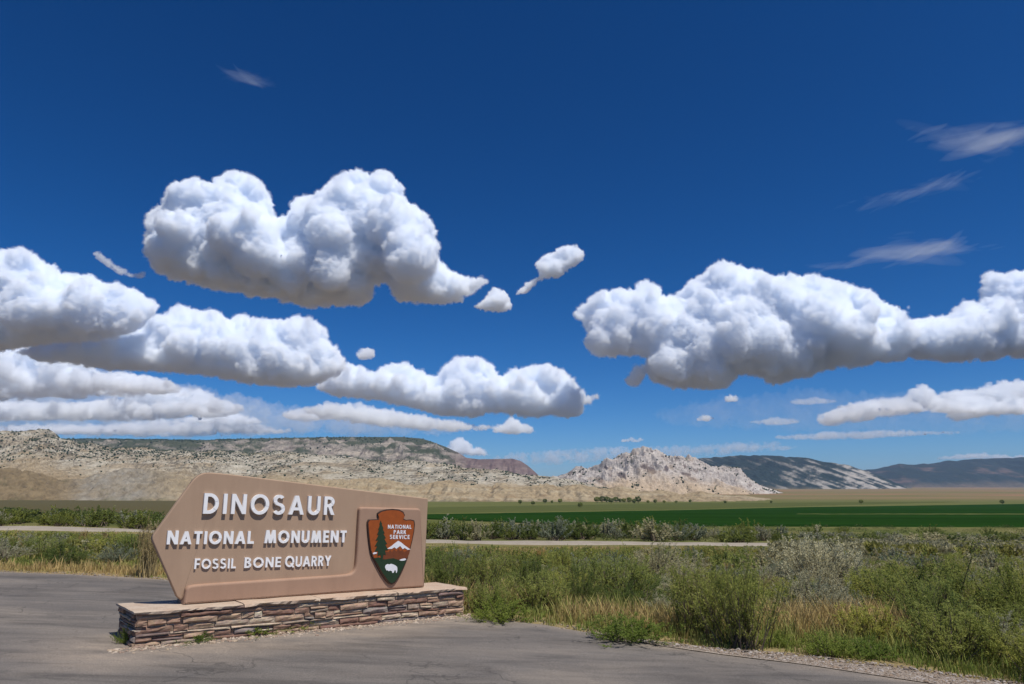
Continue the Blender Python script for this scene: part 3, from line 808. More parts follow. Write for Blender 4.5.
# ---- lettering: strokes of a plain geometric capital alphabet, unit cap height
def L_(ch, w):
    """-> (list of outlines, advance width)"""
    P = []
    def V(x): P.append([(x, 0), (x + w, 0), (x + w, 1), (x, 1)])
    def Hh(y, x0, x1, ww=None):
        q = ww or w * .92; P.append([(x0, y), (x1, y), (x1, y + q), (x0, y + q)])
    def D(x0, y0, x1, y1, ww=None):
        q = ww or w * 1.08; P.append([(x0, y0), (x0 + q, y0), (x1 + q, y1), (x1, y1)])
    def A(cx, cy, rx, ry, a0, a1, n=22, wy=None):
        pts = []
        wy = wy or w * .95
        for k in range(n):
            q0 = math.radians(a0 + (a1 - a0) * k / n); q1 = math.radians(a0 + (a1 - a0) * (k + 1) / n)
            P.append([(cx + rx * math.cos(q0), cy + ry * math.sin(q0)), (cx + rx * math.cos(q1), cy + ry * math.sin(q1)),
                      (cx + (rx - w) * math.cos(q1), cy + (ry - wy) * math.sin(q1)), (cx + (rx - w) * math.cos(q0), cy + (ry - wy) * math.sin(q0))])
    if ch == 'I': V(0); W_ = w
    elif ch == 'L': V(0); Hh(0, w, .5); W_ = .5
    elif ch == 'T': V(.29 - w / 2); Hh(1 - w * .92, 0, .58); W_ = .58; 
    elif ch == 'E': V(0); Hh(0, w, .52); Hh(.5 - w * .46, w, .48); Hh(1 - w * .92, w, .52); W_ = .52
    elif ch == 'F': V(0); Hh(.46 - w * .46, w, .46); Hh(1 - w * .92, w, .5); W_ = .5
    elif ch == 'D': V(0); A(.26, .5, .44, .5, -90, 90); Hh(0, w, .26, w * .95); Hh(1 - w * .95, w, .26, w * .95); W_ = .70
    elif ch == 'O': A(.46, .5, .46, .52, 0, 360, 36); W_ = .92
    elif ch == 'C': A(.46, .5, .46, .52, 42, 318, 30); W_ = .80
    elif ch == 'Q': A(.46, .5, .46, .52, 0, 360, 36); D(.78, -.06, .50, .30); W_ = .94
    elif ch == 'N': V(0); V(.72 - w); D(.72 - w * 1.06, 0, 0, 1); W_ = .72
    elif ch == 'M':
        D(0, 0, .10, 1, w); D(.90 - w, 0, .80 - w, 1, w); D(.45 - w * .55, 0, .10, 1, w * 1.1); D(.45 - w * .55, 0, .80 - w * 1.1, 1, w * 1.1); W_ = .90
    elif ch == 'A': D(0, 0, .40 - w * .54, 1); D(.80 - w * 1.08, 0, .40 - w * .54, 1); Hh(.22, .17, .63); W_ = .80
    elif ch == 'V': D(.36 - w * .54, 0, 0, 1); D(.36 - w * .54, 0, .72 - w * 1.08, 1); W_ = .72
    elif ch == 'Y': D(.36 - w * .54, .42, 0, 1); D(.36 - w * .54, .42, .72 - w * 1.08, 1); P.append([(.36 - w / 2, 0), (.36 + w / 2, 0), (.36 + w / 2, .46), (.36 - w / 2, .46)]); W_ = .72
    elif ch == 'U':
        P.append([(0, .34), (w, .34), (w, 1), (0, 1)]); P.append([(.68 - w, .34), (.68, .34), (.68, 1), (.68 - w, 1)]); A(.34, .34, .34, .36, 180, 360); W_ = .68
    elif ch == 'S': A(.30, .735, .29, .285, 35, 270, 20); A(.30, .265 + .02, .31, .305, -145, 90, 22); W_ = .61
    elif ch in 'RBPK':
        V(0)
        if ch in 'RP':
            A(.28, .71, .30, .29, -90, 90, 18); Hh(1 - w * .95, w, .28, w * .95); Hh(.42, w, .28, w * .95); W_ = .6
            if ch == 'R': D(.60 - w * 1.12, 0, .27 - w * .3, .44, w * 1.12); W_ = .62
        elif ch == 'B':
            A(.27, .74, .26, .26, -90, 90, 16); A(.28, .275, .30, .275, -90, 90, 16)
            Hh(1 - w * .95, w, .27, w * .95); Hh(.48, w, .27, w * .9); Hh(0, w, .28, w * .95); W_ = .58
        else:
            D(w * .7, .36, .60 - w * 1.2, 1, w * 1.2); D(.66 - w * 1.25, 0, w * 1.15, .52, w * 1.25); W_ = .66
    return P, W_
def word_mesh(parent, text, pl, pr, hl, hr, w, gap, thick, z0, mat, off, big_first=1.0, name='letter', split=True):
    """a word between two baseline pixels; hl, hr: cap height in pixels at either end"""
    x0, y0 = loc2(*pl, off); x1, y1 = loc2(*pr, off)
    hx0 = loc2(pl[0], pl[1] - hl, off)[1] - y0; hx1 = loc2(pr[0], pr[1] - hr, off)[1] - y1
    adv = []; tot = 0
    for i, ch in enumerate(text):
        p, W_ = L_(ch, w); s = big_first if i == 0 else 1.0
        adv.append((tot, p, s)); tot += W_ * s + gap
    tot -= gap
    hcap = (hx0 + hx1) / 2
    sx = (x1 - x0) / tot
    bm = bmesh.new(); outs = []
    for ch, (ax, polys, s) in zip(text, adv):
        if split: bm = bmesh.new()
        for k, pl_ in enumerate(polys):
            pts = []
            for (u, v) in pl_:
                X = (ax + u * s) * sx; f = X / (x1 - x0); hh = hx0 + (hx1 - hx0) * f
                pts.append((x0 + X, y0 + (y1 - y0) * f + v * s * hh))
            zt = thick - (k % 7) * .00035; ar = sum(pts[i - 1][0] * pts[i][1] - pts[i][0] * pts[i - 1][1] for i in range(len(pts)))
            if ar < 0: pts = pts[::-1]
            fr = [bm.verts.new((p[0], p[1], z0 + zt)) for p in pts]; bk = [bm.verts.new((p[0], p[1], z0)) for p in pts]
            bm.faces.new(fr); bm.faces.new(bk[::-1])
            for i in range(len(pts)): bm.faces.new((bk[i - 1], bk[i], fr[i], fr[i - 1]))
        if split:
            me = bpy.data.meshes.new(name); bm.to_mesh(me); bm.free(); obj(name, me, mat, parent)
    if not split:
        me = bpy.data.meshes.new(name); bm.to_mesh(me); bm.free(); return obj(name, me, mat, parent)
WHITE = noise_mat('white_painted_metal', (.78, .77, .76), (.84, .83, .82), 9, .55, .15, .002, .4)
LT = .040
for txt, pl, pr, hl, hr, w, gap, bf, LT in (
    ('DINOSAUR', (203.0, 513.7), (334.8, 514.9), 20.6, 18.2, .170, .215, 1.0, .037),
    ('NATIONAL', (166.6, 544.4), (253.8, 543.8), 12.9, 12.6, .205, .15, 1.06, .029), ('MONUMENT', (264.4, 543.2), (346.4, 542.4), 12.3, 11.8, .205, .155, 1.06, .029),
    ('FOSSIL', (194.2, 569.0), (235.8, 568.3), 9.7, 9.7, .178, .165, 1.06, .020), ('BONE', (244.2, 568.0), (280.8, 567.0), 10.0, 9.9, .178, .165, 1.04, .020), ('QUARRY', (285, 567.0), (331, 565.7), 10.2, 10.0, .178, .125, 1.04, .020)):
    word_mesh(sign, txt, pl, pr, hl, hr, w, gap, LT + .004, -.004, WHITE, LT, bf)

# ---- the arrowhead emblem
def flat_mat(name, c, var=.12, rough=.5):
    return noise_mat(name, tuple(v * (1 - var) for v in c), tuple(v * (1 + var) for v in c), 16, rough, .1, .002, .35)
EM = FR
def ep(pts, off=EM + .03): return [loc2(340 + x / 6.218, 490 + y / 6.218, off) for x, y in pts]
sh = [(240,165),(234,146),(255,129),(290,120),(330,117),(370,121),(396,135),(406,157),(396,178),(415,186),(440,183),(464,189),(468,215),(463,260),(451,320),(438,372),
      (420,430),(395,490),(370,540),(345,577),(325,589),(305,583),(285,563),(255,518),(225,462),(200,412),(188,370),(180,310),(174,250),(171,200),(180,183),(215,182),(238,181)]
ctr = np.mean(sh, 0)
inner = [tuple(ctr + (np.array(p) - ctr) * .955) for p in sh]
emblem = plate('arrowhead_emblem', ep(sh), EM - .01, EM + .026, flat_mat('emblem_edge_brown', (.045, .022, .014)), sign, .004, 2)
def clip_y(poly, y, below):
    """part of a polygon below (larger py) or above a pixel row"""
    out = []
    for a, b in zip(poly, poly[1:] + poly[:1]):
        ia = (a[1] >= y) == below; ib = (b[1] >= y) == below
        if ia: out.append(a)
        if ia != ib:
            k = (y - a[1]) / (b[1] - a[1]); out.append((a[0] + (b[0] - a[0]) * k, y))
    return out
z = EM + .026
plate('emblem_field', ep(inner), z - .003, z + .003, flat_mat('emblem_rust_orange', (.30, .070, .012)), emblem)
hill = [(196, 396), (225, 405), (262, 420), (300, 432), (340, 436), (380, 432), (420, 424)]
def in_x(poly, pts): return pts
low = clip_y(inner, 425, True)
plate('emblem_meadow', ep([(212, 424), (240, 418), (275, 432), (330, 424), (370, 436), (413, 428), (405, 455), (388, 488), (365, 535), (342, 568), (325, 579), (308, 573), (290, 553), (262, 512), (232, 458)]), z, z + .0055, flat_mat('emblem_forest_green', (.018, .038, .016)), emblem)
plate('emblem_woodland', ep([(288, 380), (300, 388), (312, 372), (322, 386), (338, 366), (350, 384), (362, 362), (374, 380), (388, 372), (400, 386), (416, 376), (436, 372), (430, 398), (415, 428), (372, 436), (330, 424), (276, 432), (262, 420)]), z, z + .0045, flat_mat('emblem_dark_rust', (.16, .045, .016)), emblem)
plate('emblem_mountain', ep([(292, 366), (318, 350), (340, 332), (362, 316), (380, 326), (404, 346), (438, 370), (420, 372), (402, 360), (390, 368), (374, 348), (362, 356), (350, 366), (338, 356), (322, 366)]), z, z + .0065, flat_mat('emblem_white', (.72, .72, .74), .05), emblem)
lw = bpy.data.materials['emblem_white']
plate('emblem_lake', ep([(368, 436), (382, 429), (404, 425), (412, 432), (398, 439), (378, 440)]), z, z + .0075, lw, emblem)
plate('emblem_lake', ep([(203, 393), (216, 386), (230, 388), (226, 396), (208, 400)]), z, z + .0075, lw, emblem)
tree = [(252, 190), (262, 212), (258, 214), (270, 238), (264, 240), (277, 268), (268, 270), (284, 298), (274, 302), (292, 334), (280, 338), (299, 372), (280, 374), (284, 404), (270, 400), (264, 440), (254, 440), (252, 402), (232, 410), (236, 378), (215, 384),
        (232, 346), (216, 350), (238, 310), (222, 314), (241, 276), (230, 278), (244, 244), (237, 246), (249, 214), (244, 214)]
plate('emblem_tree', ep(tree), z, z + .008, bpy.data.materials['emblem_forest_green'], emblem)
bison = [(279, 480), (283, 467), (296, 460), (306, 463), (318, 459), (332, 463), (346, 470), (355, 480), (356, 498), (352, 515), (347, 514), (346, 500), (338, 499), (334, 512), (329, 516), (324, 514), (322, 505), (310, 500), (303, 505), (296, 499), (288, 500), (284, 492)]
plate('emblem_bison', ep(bison), z, z + .0085, lw, emblem)
def ew(txt, xl, xr, yb, h, w=.20, gap=.17):
    word_mesh(emblem, txt, (340 + xl / 6.218, 490 + yb / 6.218), (340 + xr / 6.218, 490 + (yb + 1) / 6.218), h / 6.218, h / 6.218, w, gap, .004, z + .0032, lw, EM + .03, 1.0, 'emblem_lettering', False)
ew('NATIONAL', 297, 443, 240, 24); ew('PARK', 333, 410, 273, 24); ew('SERVICE', 309, 432, 304, 25)
# ---------------------------------------------------------------- plants
def leaf_mat(name, a, b, trans=.3, rough=.7):
    t = NT(name); s = t.attr('shade').outputs['Fac']; oi = t.n('ShaderNodeObjectInfo').outputs['Random']
    c = t.mix(s, a, b)
    c = t.mix(1.0, c, t.ramp(oi, [(0, (.55, .66, .62)), (.5, (1, 1, 1)), (1, (1.32, 1.2, .95))]), 'MULTIPLY')
    d = t.n('ShaderNodeBsdfPrincipled', {'Roughness': rough, 'Specular IOR Level': .15}); t.t.links.new(c, d.inputs['Base Color'])
    tr = t.n('ShaderNodeBsdfTranslucent'); t.t.links.new(c, tr.inputs['Color'])
    m = t.n('ShaderNodeMixShader', {0: trans}); t.t.links.new(d.outputs[0], m.inputs[1]); t.t.links.new(tr.outputs[0], m.inputs[2])
    t.t.links.new(m.outputs[0], t.out.inputs['Surface'])
    return t.m
def unit(v): return v / np.maximum(np.linalg.norm(v, axis=-1, keepdims=True), 1e-9)

def bush_meshes(seed, nst, ntw, nlf, spread, leaf, width, twig, up=.5, curve=.35, jitter=1.0, top=1.0, base_r=.10, stem_w=.010, t0=.25):
    """one shrub of height 1: returns foliage and stem meshes"""
    r = np.random.default_rng(seed)
    n = nst
    az = r.uniform(0, 2 * np.pi, n); th = np.radians(spread) * np.sqrt(r.uniform(0, 1, n))
    L = top * r.uniform(.80, 1.06, n) * (1 - .22 * (th / np.radians(90)))
    d = np.stack([np.sin(th) * np.cos(az), np.sin(th) * np.sin(az), np.cos(th)], -1)
    p0 = np.stack([base_r * r.normal(0, 1, n), base_r * r.normal(0, 1, n), np.full(n, -.04)], -1)
    bendv = unit(r.normal(0, 1, (n, 3))) * .18
    p1 = p0 + (d + bendv) * (L * .55)[:, None]
    p2 = p0 + (d * (1 - up * .3) + np.array([0, 0, up * .45])) * L[:, None] + r.normal(0, .05, (n, 3)) * jitter
    p2[:, 2] -= curve * np.hypot(p2[:, 0], p2[:, 1]) ** 2
    def bez(i, t): return (1 - t)[:, None] ** 2 * p0[i] + (2 * t * (1 - t))[:, None] * p1[i] + (t ** 2)[:, None] * p2[i]
    def tan_(i, t): return unit(2 * (1 - t)[:, None] * (p1[i] - p0[i]) + 2 * t[:, None] * (p2[i] - p1[i]))
    ti = np.repeat(np.arange(n), ntw); tt = r.uniform(t0, 1.0, len(ti)) ** .8
    q0 = bez(ti, tt); td = unit(tan_(ti, tt) * .9 + r.normal(0, .55, (len(ti), 3)) + np.array([0, 0, .35]))
    tl = twig * r.uniform(.5, 1.2, len(ti))
    li = np.repeat(np.arange(len(ti)), nlf); lt = r.uniform(.05, 1, len(li))
    c = q0[li] + td[li] * (tl[li] * lt)[:, None] + r.normal(0, .010, (len(li), 3)) * jitter
    ax = unit(td[li] * .9 + r.normal(0, .55, (len(li), 3)) * jitter)
    sd = unit(np.cross(ax, r.normal(0, 1, (len(li), 3))))
    le = leaf * r.uniform(.6, 1.3, len(li))[:, None]; wi = width * r.uniform(.7, 1.3, len(li))[:, None]
    V = np.stack([c - ax * le * .5, c + sd * wi * .5, c + ax * le * .5, c - sd * wi * .5], 1)
    V[..., 2] = np.maximum(V[..., 2], .005)
    fo = mesh_np('foliage', V.reshape(-1, 3), np.arange(len(li) * 4).reshape(-1, 4))
    sh_ = np.clip(r.uniform(0, 1, len(ti))[li] * .6 + r.uniform(0, 1, len(li)) * .4, 0, 1)
    attr(fo, 'shade', np.repeat(sh_, 4))
    # stems: crossed tapering strips
    SV, SF = [], []
    ks = np.linspace(0, 1, 5); off = 0
    for w_ in (np.array([1, 0, 0]), np.array([0, 1, 0])):
        rows = []
        for k_ in ks:
            p = bez(np.arange(n), np.full(n, k_)); wd = stem_w * (1.15 - k_)
            rows += [p - w_ * wd, p + w_ * wd]
        Vs = np.stack(rows, 1)                          # n, 10, 3
        f = np.array([[2 * j, 2 * j + 1, 2 * j + 3, 2 * j + 2] for j in range(4)])
        SF.append((f[None] + (np.arange(n) * 10)[:, None, None]).reshape(-1, 4) + off); SV.append(Vs.reshape(-1, 3)); off += n * 10
    st = mesh_np('stems', np.concatenate(SV), np.concatenate(SF))
    return fo, st

KIND = {
 'rabbitbrush': dict(mat=leaf_mat('rabbitbrush_leaf', (.225, .268, .062), (.45, .462, .14), .55), label='rabbitbrush', args=dict(nst=78, ntw=12, nlf=13, spread=52, leaf=.043, width=.010, twig=.15, up=.7, curve=.25, base_r=.13, t0=.10)),
 'sagebrush': dict(mat=leaf_mat('sagebrush_leaf', (.28, .28, .18), (.47, .46, .33), .42), label='sagebrush', args=dict(nst=64, ntw=14, nlf=14, spread=64, leaf=.034, width=.0125, twig=.12, up=.45, curve=.2, base_r=.09, jitter=1.3)),
 'silver_sagebrush': dict(mat=leaf_mat('silver_sage_leaf', (.34, .345, .255), (.56, .56, .44), .35), label='sagebrush', args=dict(nst=70, ntw=14, nlf=14, spread=50, leaf=.036, width=.0125, twig=.15, up=.6, curve=.2, base_r=.11, jitter=1.2, t0=.12)),
 'greasewood': dict(mat=leaf_mat('greasewood_leaf', (.11, .145, .036), (.285, .32, .09), .52), label='greasewood', args=dict(nst=66, ntw=13, nlf=14, spread=70, leaf=.036, width=.012, twig=.16, up=.35, curve=.12, base_r=.12, jitter=1.4)),
 'roadside_weed': dict(mat=leaf_mat('weed_leaf', (.20, .26, .042), (.37, .42, .10), .55), label='weed', args=dict(nst=70, ntw=10, nlf=10, spread=80, leaf=.060, width=.022, twig=.20, up=.3, curve=.0, base_r=.16, jitter=1.5, t0=.15)),
 'tall_grass_clump': dict(mat=leaf_mat('dry_grass_blade', (.27, .205, .085), (.40, .32, .16), .25), label='grass', args=dict(nst=120, ntw=3, nlf=4, spread=26, leaf=.22, width=.012, twig=.22, up=.6, curve=.2, base_r=.13, jitter=.7)),
}
STRAW = noise_mat('dry_straw', (.34, .26, .12), (.46, .37, .19), 30, .9, .1, .005)
STEM = noise_mat('grey_bark', (.13, .10, .075), (.22, .17, .125), 30, .95, .3, .005)
for kn, K in KIND.items():
    K['near'] = [bush_meshes(100 + i + len(kn) * 7, **K['args']) for i in range(4)]
    a2 = dict(K['args']); a2['nst'] = max(20, a2['nst'] // 2); a2['ntw'] = max(3, a2['ntw'] - 3); a2['nlf'] = max(3, a2['nlf'] - 4); a2['leaf'] *= 1.9; a2['width'] *= 2.4; a2['stem_w'] = .014
    K['mid'] = [bush_meshes(200 + i + len(kn) * 7, **a2) for i in range(3)]
    for q in ('near', 'mid'):
        for fo, st in K[q]: fo.materials.append(K['mat']); st.materials.append(STRAW if kn == 'tall_grass_clump' else STEM)
PROTO = {}
def plant(kn, X, Y, h, w, label, cat=None, group=None, level=None, z=None, seed=None):
    """a shrub with its foliage and stems; meshes are shared between copies"""
    rr = random.Random(seed if seed is not None else int(X * 971 + Y * 131))
    level = level or ('near' if Y < 22 else 'mid')
    vs = KIND[kn][level]; i = rr.randrange(len(vs))
    key = (kn, level, i)
    zz = float(zg(X, Y)) if z is None else z
    if key not in PROTO:
        e = thing(kn, (0, 0, 0), label, cat or KIND[kn]['label'])
        f = link(bpy.data.objects.new('foliage', vs[i][0]), e); s_ = link(bpy.data.objects.new('stems', vs[i][1]), e)
        PROTO[key] = (e, f, s_); new = e
    else:
        e, f, s_ = PROTO[key]; new = e.copy(); C.collection.objects.link(new)
        for ch in (f, s_):
            c_ = ch.copy(); C.collection.objects.link(c_); c_.parent = new
    if 'group' in new: del new['group']
    new.location = (X, Y, zz); new.rotation_euler = (0, 0, rr.uniform(0, 6.28)); new.scale = (w, w * rr.uniform(.9, 1.1), h)
    return tag(new, label, cat or KIND[kn]['label'], group)

def px_plant(kn, px, py, hp, wp, label, cat=None, group=None, pad=False, **kw):
    P = pad_hit(px, py) if pad else hit(px, py)
    mpp = math.hypot(P[0], P[1]) / F * math.cos(math.atan((px - 512) / F))
    return plant(kn, float(P[0]), float(P[1]), hp * mpp / .95, wp * mpp / 1.05, label, cat, group, z=(float(pad_z(P[0], 0)) if pad else None), **kw), P

TAKEN = []
for kn, px, py, hp, wp, lab, ct in [
    ('roadside_weed', 628, 641, 24, 50, 'bright green low weed at the pavement edge right of centre', 'weed'),
    ('roadside_weed', 500, 621, 24, 40, 'low leafy weed at the pavement edge just right of the plinth', 'weed'),
    ('roadside_weed', 828, 656, 22, 34, 'left hand one of two low green weeds beside the gravel and the golden grass', 'weed'),
    ('roadside_weed', 868, 657, 16, 40, 'right hand one of two low green weeds beside the gravel and the golden grass', 'weed'),
    ('greasewood', 579, 606, 38, 26, 'narrow dark upright shrub standing behind the golden grass right of the sign', 'shrub'),
    ('silver_sagebrush', 818, 592, 52, 62, 'tall silver grey sagebrush, the palest and highest shrub right of centre', 'sagebrush'),
    ('sagebrush', 851, 592, 40, 44, 'brown twigged grey sagebrush at the right foot of the tall silver sagebrush', 'sagebrush'),
    ('sagebrush', 660, 582, 36, 50, 'wide grey sagebrush in the middle of the scrub, left of the large green shrubs', 'sagebrush'),
    ('sagebrush', 690, 578, 24, 36, 'small grey sagebrush tucked behind the large green shrubs', 'sagebrush'),
    ('rabbitbrush', 702, 636, 66, 62, 'large dark green upright shrub above the low weed at the pavement edge', 'shrub'),
    ('rabbitbrush', 744, 648, 84, 70, 'largest green shrub right of centre, reaching down to the gravel shoulder', 'shrub'),
    ('rabbitbrush', 880, 611, 38, 62, 'yellow green rounded shrub directly behind the golden grass patch', 'shrub'),
    ('greasewood', 940, 630, 72, 92, 'dark spreading greasewood with shaded hollows above the right hand weeds', 'shrub'),
    ('rabbitbrush', 955, 662, 50, 86, 'green bush on the gravel shoulder near the right edge of the picture', 'shrub'),
    ('greasewood', 1012, 668, 58, 70, 'green bush cut by the lower right edge of the picture', 'shrub'),
    ('greasewood', 1020, 632, 78, 76, 'dark tall greasewood cut by the right edge of the picture', 'shrub'),
    ('greasewood', 63, 565, 21, 44, 'dark rounded bush at the far left beyond the pavement', 'shrub'),
    ('sagebrush', 116, 564, 18, 34, 'grey green bush between the dark rounded bush and the sign', 'sagebrush'),
    ('tall_grass_clump', 148, 577, 42, 30, 'tall straw coloured grass clump behind the left point of the sign', 'grass'),
    ('rabbitbrush', 447, 596, 42, 42, 'green shrub against the right edge of the sign', 'shrub'),
    ('rabbitbrush', 486, 594, 40, 44, 'green shrub behind the right end of the plinth', 'shrub'),
    ('rabbitbrush', 532, 596, 36, 40, 'green feathery shrub midway between the plinth and the narrow dark shrub', 'shrub'),
    ('roadside_weed', 778, 646, 14, 22, 'small grassy weed between the largest green shrub and the golden grass', 'weed')]:
    o, P = px_plant(kn, px, py, hp, wp, lab, ct); TAKEN.append((P[0], P[1], wp * P[1] / F * .42))
for px, py, hp, wp, lab in [
    (128, 643, 17, 15, 'dark green weed at the left front corner of the plinth'), (151, 643, 15, 17, 'leafy weed on the plinth front, second from its left corner'),
    (196, 642, 8, 22, 'flat yellow green weed at the foot of the plinth, third from the left corner'), (258, 634, 9, 30, 'low green weed under the middle of the plinth, left of a twin patch'),
    (290, 629, 9, 30, 'low green weed under the middle of the plinth, right of a twin patch'), (345, 620, 6, 18, 'small green weed at the plinth foot below the emblem')]:
    px_plant('roadside_weed', px, py, hp, wp, lab, 'weed', 'weeds growing along the foot of the plinth', pad=True)

# the rest of the scrub between the pavement and the road
def px_of(X, Y): 
    return W / 2 + F * X / (Y * math.cos(TILT))        # close enough near the horizon
rp = random.Random(21)
GOLD = [(hit(*p)[:2], rx, ry) for p, rx, ry in [((858, 634), 1.5, .9), ((790, 634), .8, .6), ((905, 640), .5, .5), ((525, 606), .8, .35), ((612, 621), .8, .3), ((660, 630), .6, .25),
        ((470, 553), 5, 3), ((560, 553), 6, 3), ((600, 552), 5, 2.5), ((700, 551), 4, 3), ((20, 570), 2.6, .35), ((90, 571.5), 2.6, .35), ((130, 574), 1.5, .45), ((440, 604), .7, .8), ((330, 590), 2, 1), ((640, 552), 5, 2)]]
def gold(X, Y):
    g = 0
    for c_, rx, ry in GOLD: g = np.maximum(g, np.exp(-((X - c_[0]) / rx) ** 2 - ((Y - c_[1]) / ry) ** 2))
    return g
def top_limit(px): return np.interp(px, [-200, 0, 150, 300, 430, 600, 780, 800, 900, 1300], [529, 531, 534, 541, 546, 546.5, 545, 539, 537, 538])
ZONE = {'l': 'left of the sign', 'm': 'between the sign and the tall silver sagebrush', 'r': 'right of the tall silver sagebrush'}
GRP = {'rabbitbrush': 'green rabbitbrush in the scrub', 'sagebrush': 'grey sagebrush in the scrub', 'greasewood': 'dark greasewood in the scrub', 'tall_grass_clump': 'straw coloured bunchgrass in the scrub'}
DES = {'rabbitbrush': 'feathery green shrub in the scrub ', 'sagebrush': 'grey green sagebrush in the scrub ', 'greasewood': 'dark green bush in the scrub ', 'tall_grass_clump': 'straw coloured grass clump in the scrub '}
cnt = {k: 0 for k in DES}; tries = 0; far_clumps = []
while sum(cnt.values()) < 430 and tries < 60000:
    tries += 1
    u = rp.uniform(-.80, .82); X0 = None
    y0 = 8.0 * math.exp(rp.random() * math.log(62 / 8.0)); X = u * y0; Y = y0
    e = Y - float(pad_y(X))
    if e < .55: continue
    if Y > float(road_y(X)) - 5.5 or road_dist(np.array([X]), np.array([Y]))[0] < 5: continue
    p = px_of(X, Y)
    if 150 < p < 415 and Y < 30 and rp.random() < .7: continue
    if gold(X, Y) > .42: continue
    w = rp.uniform(.55, 1.15) * (0.75 if e < 1.5 else 1); h = w * (rp.uniform(.38, .82) if p < 690 else rp.uniform(.48, 1.0))
    
    lim = zpix(float(top_limit(p)), Y) - float(zg(X, Y))
    if lim < .16: continue
    h = min(h, lim)
    if any((X - a) ** 2 + (Y - b) ** 2 < (c_ + w * .46) ** 2 for a, b, c_ in TAKEN): continue
    v = float(fbm(np.array([X / 7]), np.array([Y / 7]), None, 3, seed=91)[0]) + rp.uniform(-.28, .28)
    kn = 'sagebrush' if v > .16 else ('greasewood' if v < -.24 else 'rabbitbrush')
    if sum(cnt.values()) % 11 == 5: kn = 'tall_grass_clump'; w = rp.uniform(.35, .6); h = min(h, rp.uniform(.35, .6))
    if p > 760 and Y > 24 and kn != 'tall_grass_clump' and rp.random() < .6: kn = 'sagebrush'
    if p < 150 and rp.random() < .35: kn = 'greasewood' if kn == 'sagebrush' else kn
    if cnt[kn] > 240: continue
    z_ = 'l' if p < 300 else ('m' if p < 815 else 'r')
    plant(kn, X, Y, h, w, DES[kn] + ZONE[z_], {'sagebrush': 'sagebrush', 'tall_grass_clump': 'grass'}.get(kn, 'shrub'), GRP[kn] + ' ' + ZONE[z_])
    TAKEN.append((X, Y, w * .44)); cnt[kn] += 1
print('shrubs', cnt, tries)

# bushes beyond the road
rq = random.Random(8); nrow = 0; ROWT = []
def far_bush(kn, X, Y, h, w, lab, grp):
    o = plant(kn, X, Y, h, w, lab, 'sagebrush' if 'sagebrush' in kn else 'shrub', grp, 'mid', seed=int(X * 977 + Y * 31)); ROWT.append((X, Y, w)); return o
for kn, p, top, Y, wp, lab in [('silver_sagebrush', 446, 518, 80, 18, 'tall pale blue grey bush beyond the road, beside the right edge of the sign'),
        ('greasewood', 748, 518, 108, 20, 'biggest dark bush beyond the road right of centre'), ('greasewood', 733, 524, 106, 16, 'dark bush beyond the road, left neighbour of the biggest dark bush'), ('sagebrush', 656, 521, 98, 16, 'pale rounded bush beyond the road below the green field'),
        ('greasewood', 676, 519, 100, 18, 'dark bush beyond the road, right of the pale rounded bush'),
        ('greasewood', 812, 522, 118, 15, 'lone dark bush beyond the road above the tall silver sagebrush'), ('greasewood', 840, 525, 118, 12, 'small dark bush beyond the road, right of the lone dark bush'), ('greasewood', 925, 524, 125, 18, 'dark bush beyond the road, furthest right but one'), ('greasewood', 985, 526, 125, 14, 'furthest right of the dark bushes beyond the road')]:
    d = ray(p, 500); X = d[0] / d[1] * Y
    far_bush(kn, X, Y, zpix(top, Y) - float(zg(X, Y)), wp * Y / F, lab, 'bushes beyond the road')
n = 0; tries = 0
while n < 215 and tries < 9000:
    tries += 1
    p = rq.uniform(-40, 1060)
    if 175 < p < 405: continue
    d = ray(p, 500)
    yr = float(road_y(d[0] / d[1] * 75)); Y = yr + rq.uniform(7, 26 if p > 160 else 55); X = d[0] / d[1] * Y
    if road_dist(np.array([X]), np.array([Y]))[0] < 6: continue
    top = (rq.uniform(505, 517) if p < 160 else (rq.uniform(516, 527) if p < 700 else (rq.uniform(524, 532) if p < 780 else rq.uniform(530.5, 534))))
    h = zpix(top, Y) - float(zg(X, Y))
    if h < .35: continue
    w = h * rq.uniform(.9, 1.5) if p < 780 else h * rq.uniform(1.6, 2.6)
    w = min(w, 4.2)
    if any((X - a) ** 2 + (Y - b) ** 2 < ((c_ + w) * .27) ** 2 for a, b, c_ in ROWT): continue
    kn = rq.choice(['greasewood', 'greasewood', 'sagebrush']) if p > 160 else rq.choice(['greasewood', 'greasewood', 'greasewood', 'greasewood', 'sagebrush'])
    side = 'left of the sign' if p < 160 else ('right of the sign' if p < 700 else 'at the right below the green field')
    far_bush(kn, X, Y, h, w, {'greasewood': 'dark bush', 'sagebrush': 'grey green bush', 'rabbitbrush': 'green bush'}[kn] + ' in the row beyond the road ' + side, 'row of bushes beyond the road ' + side)
    n += 1
print('row', n)

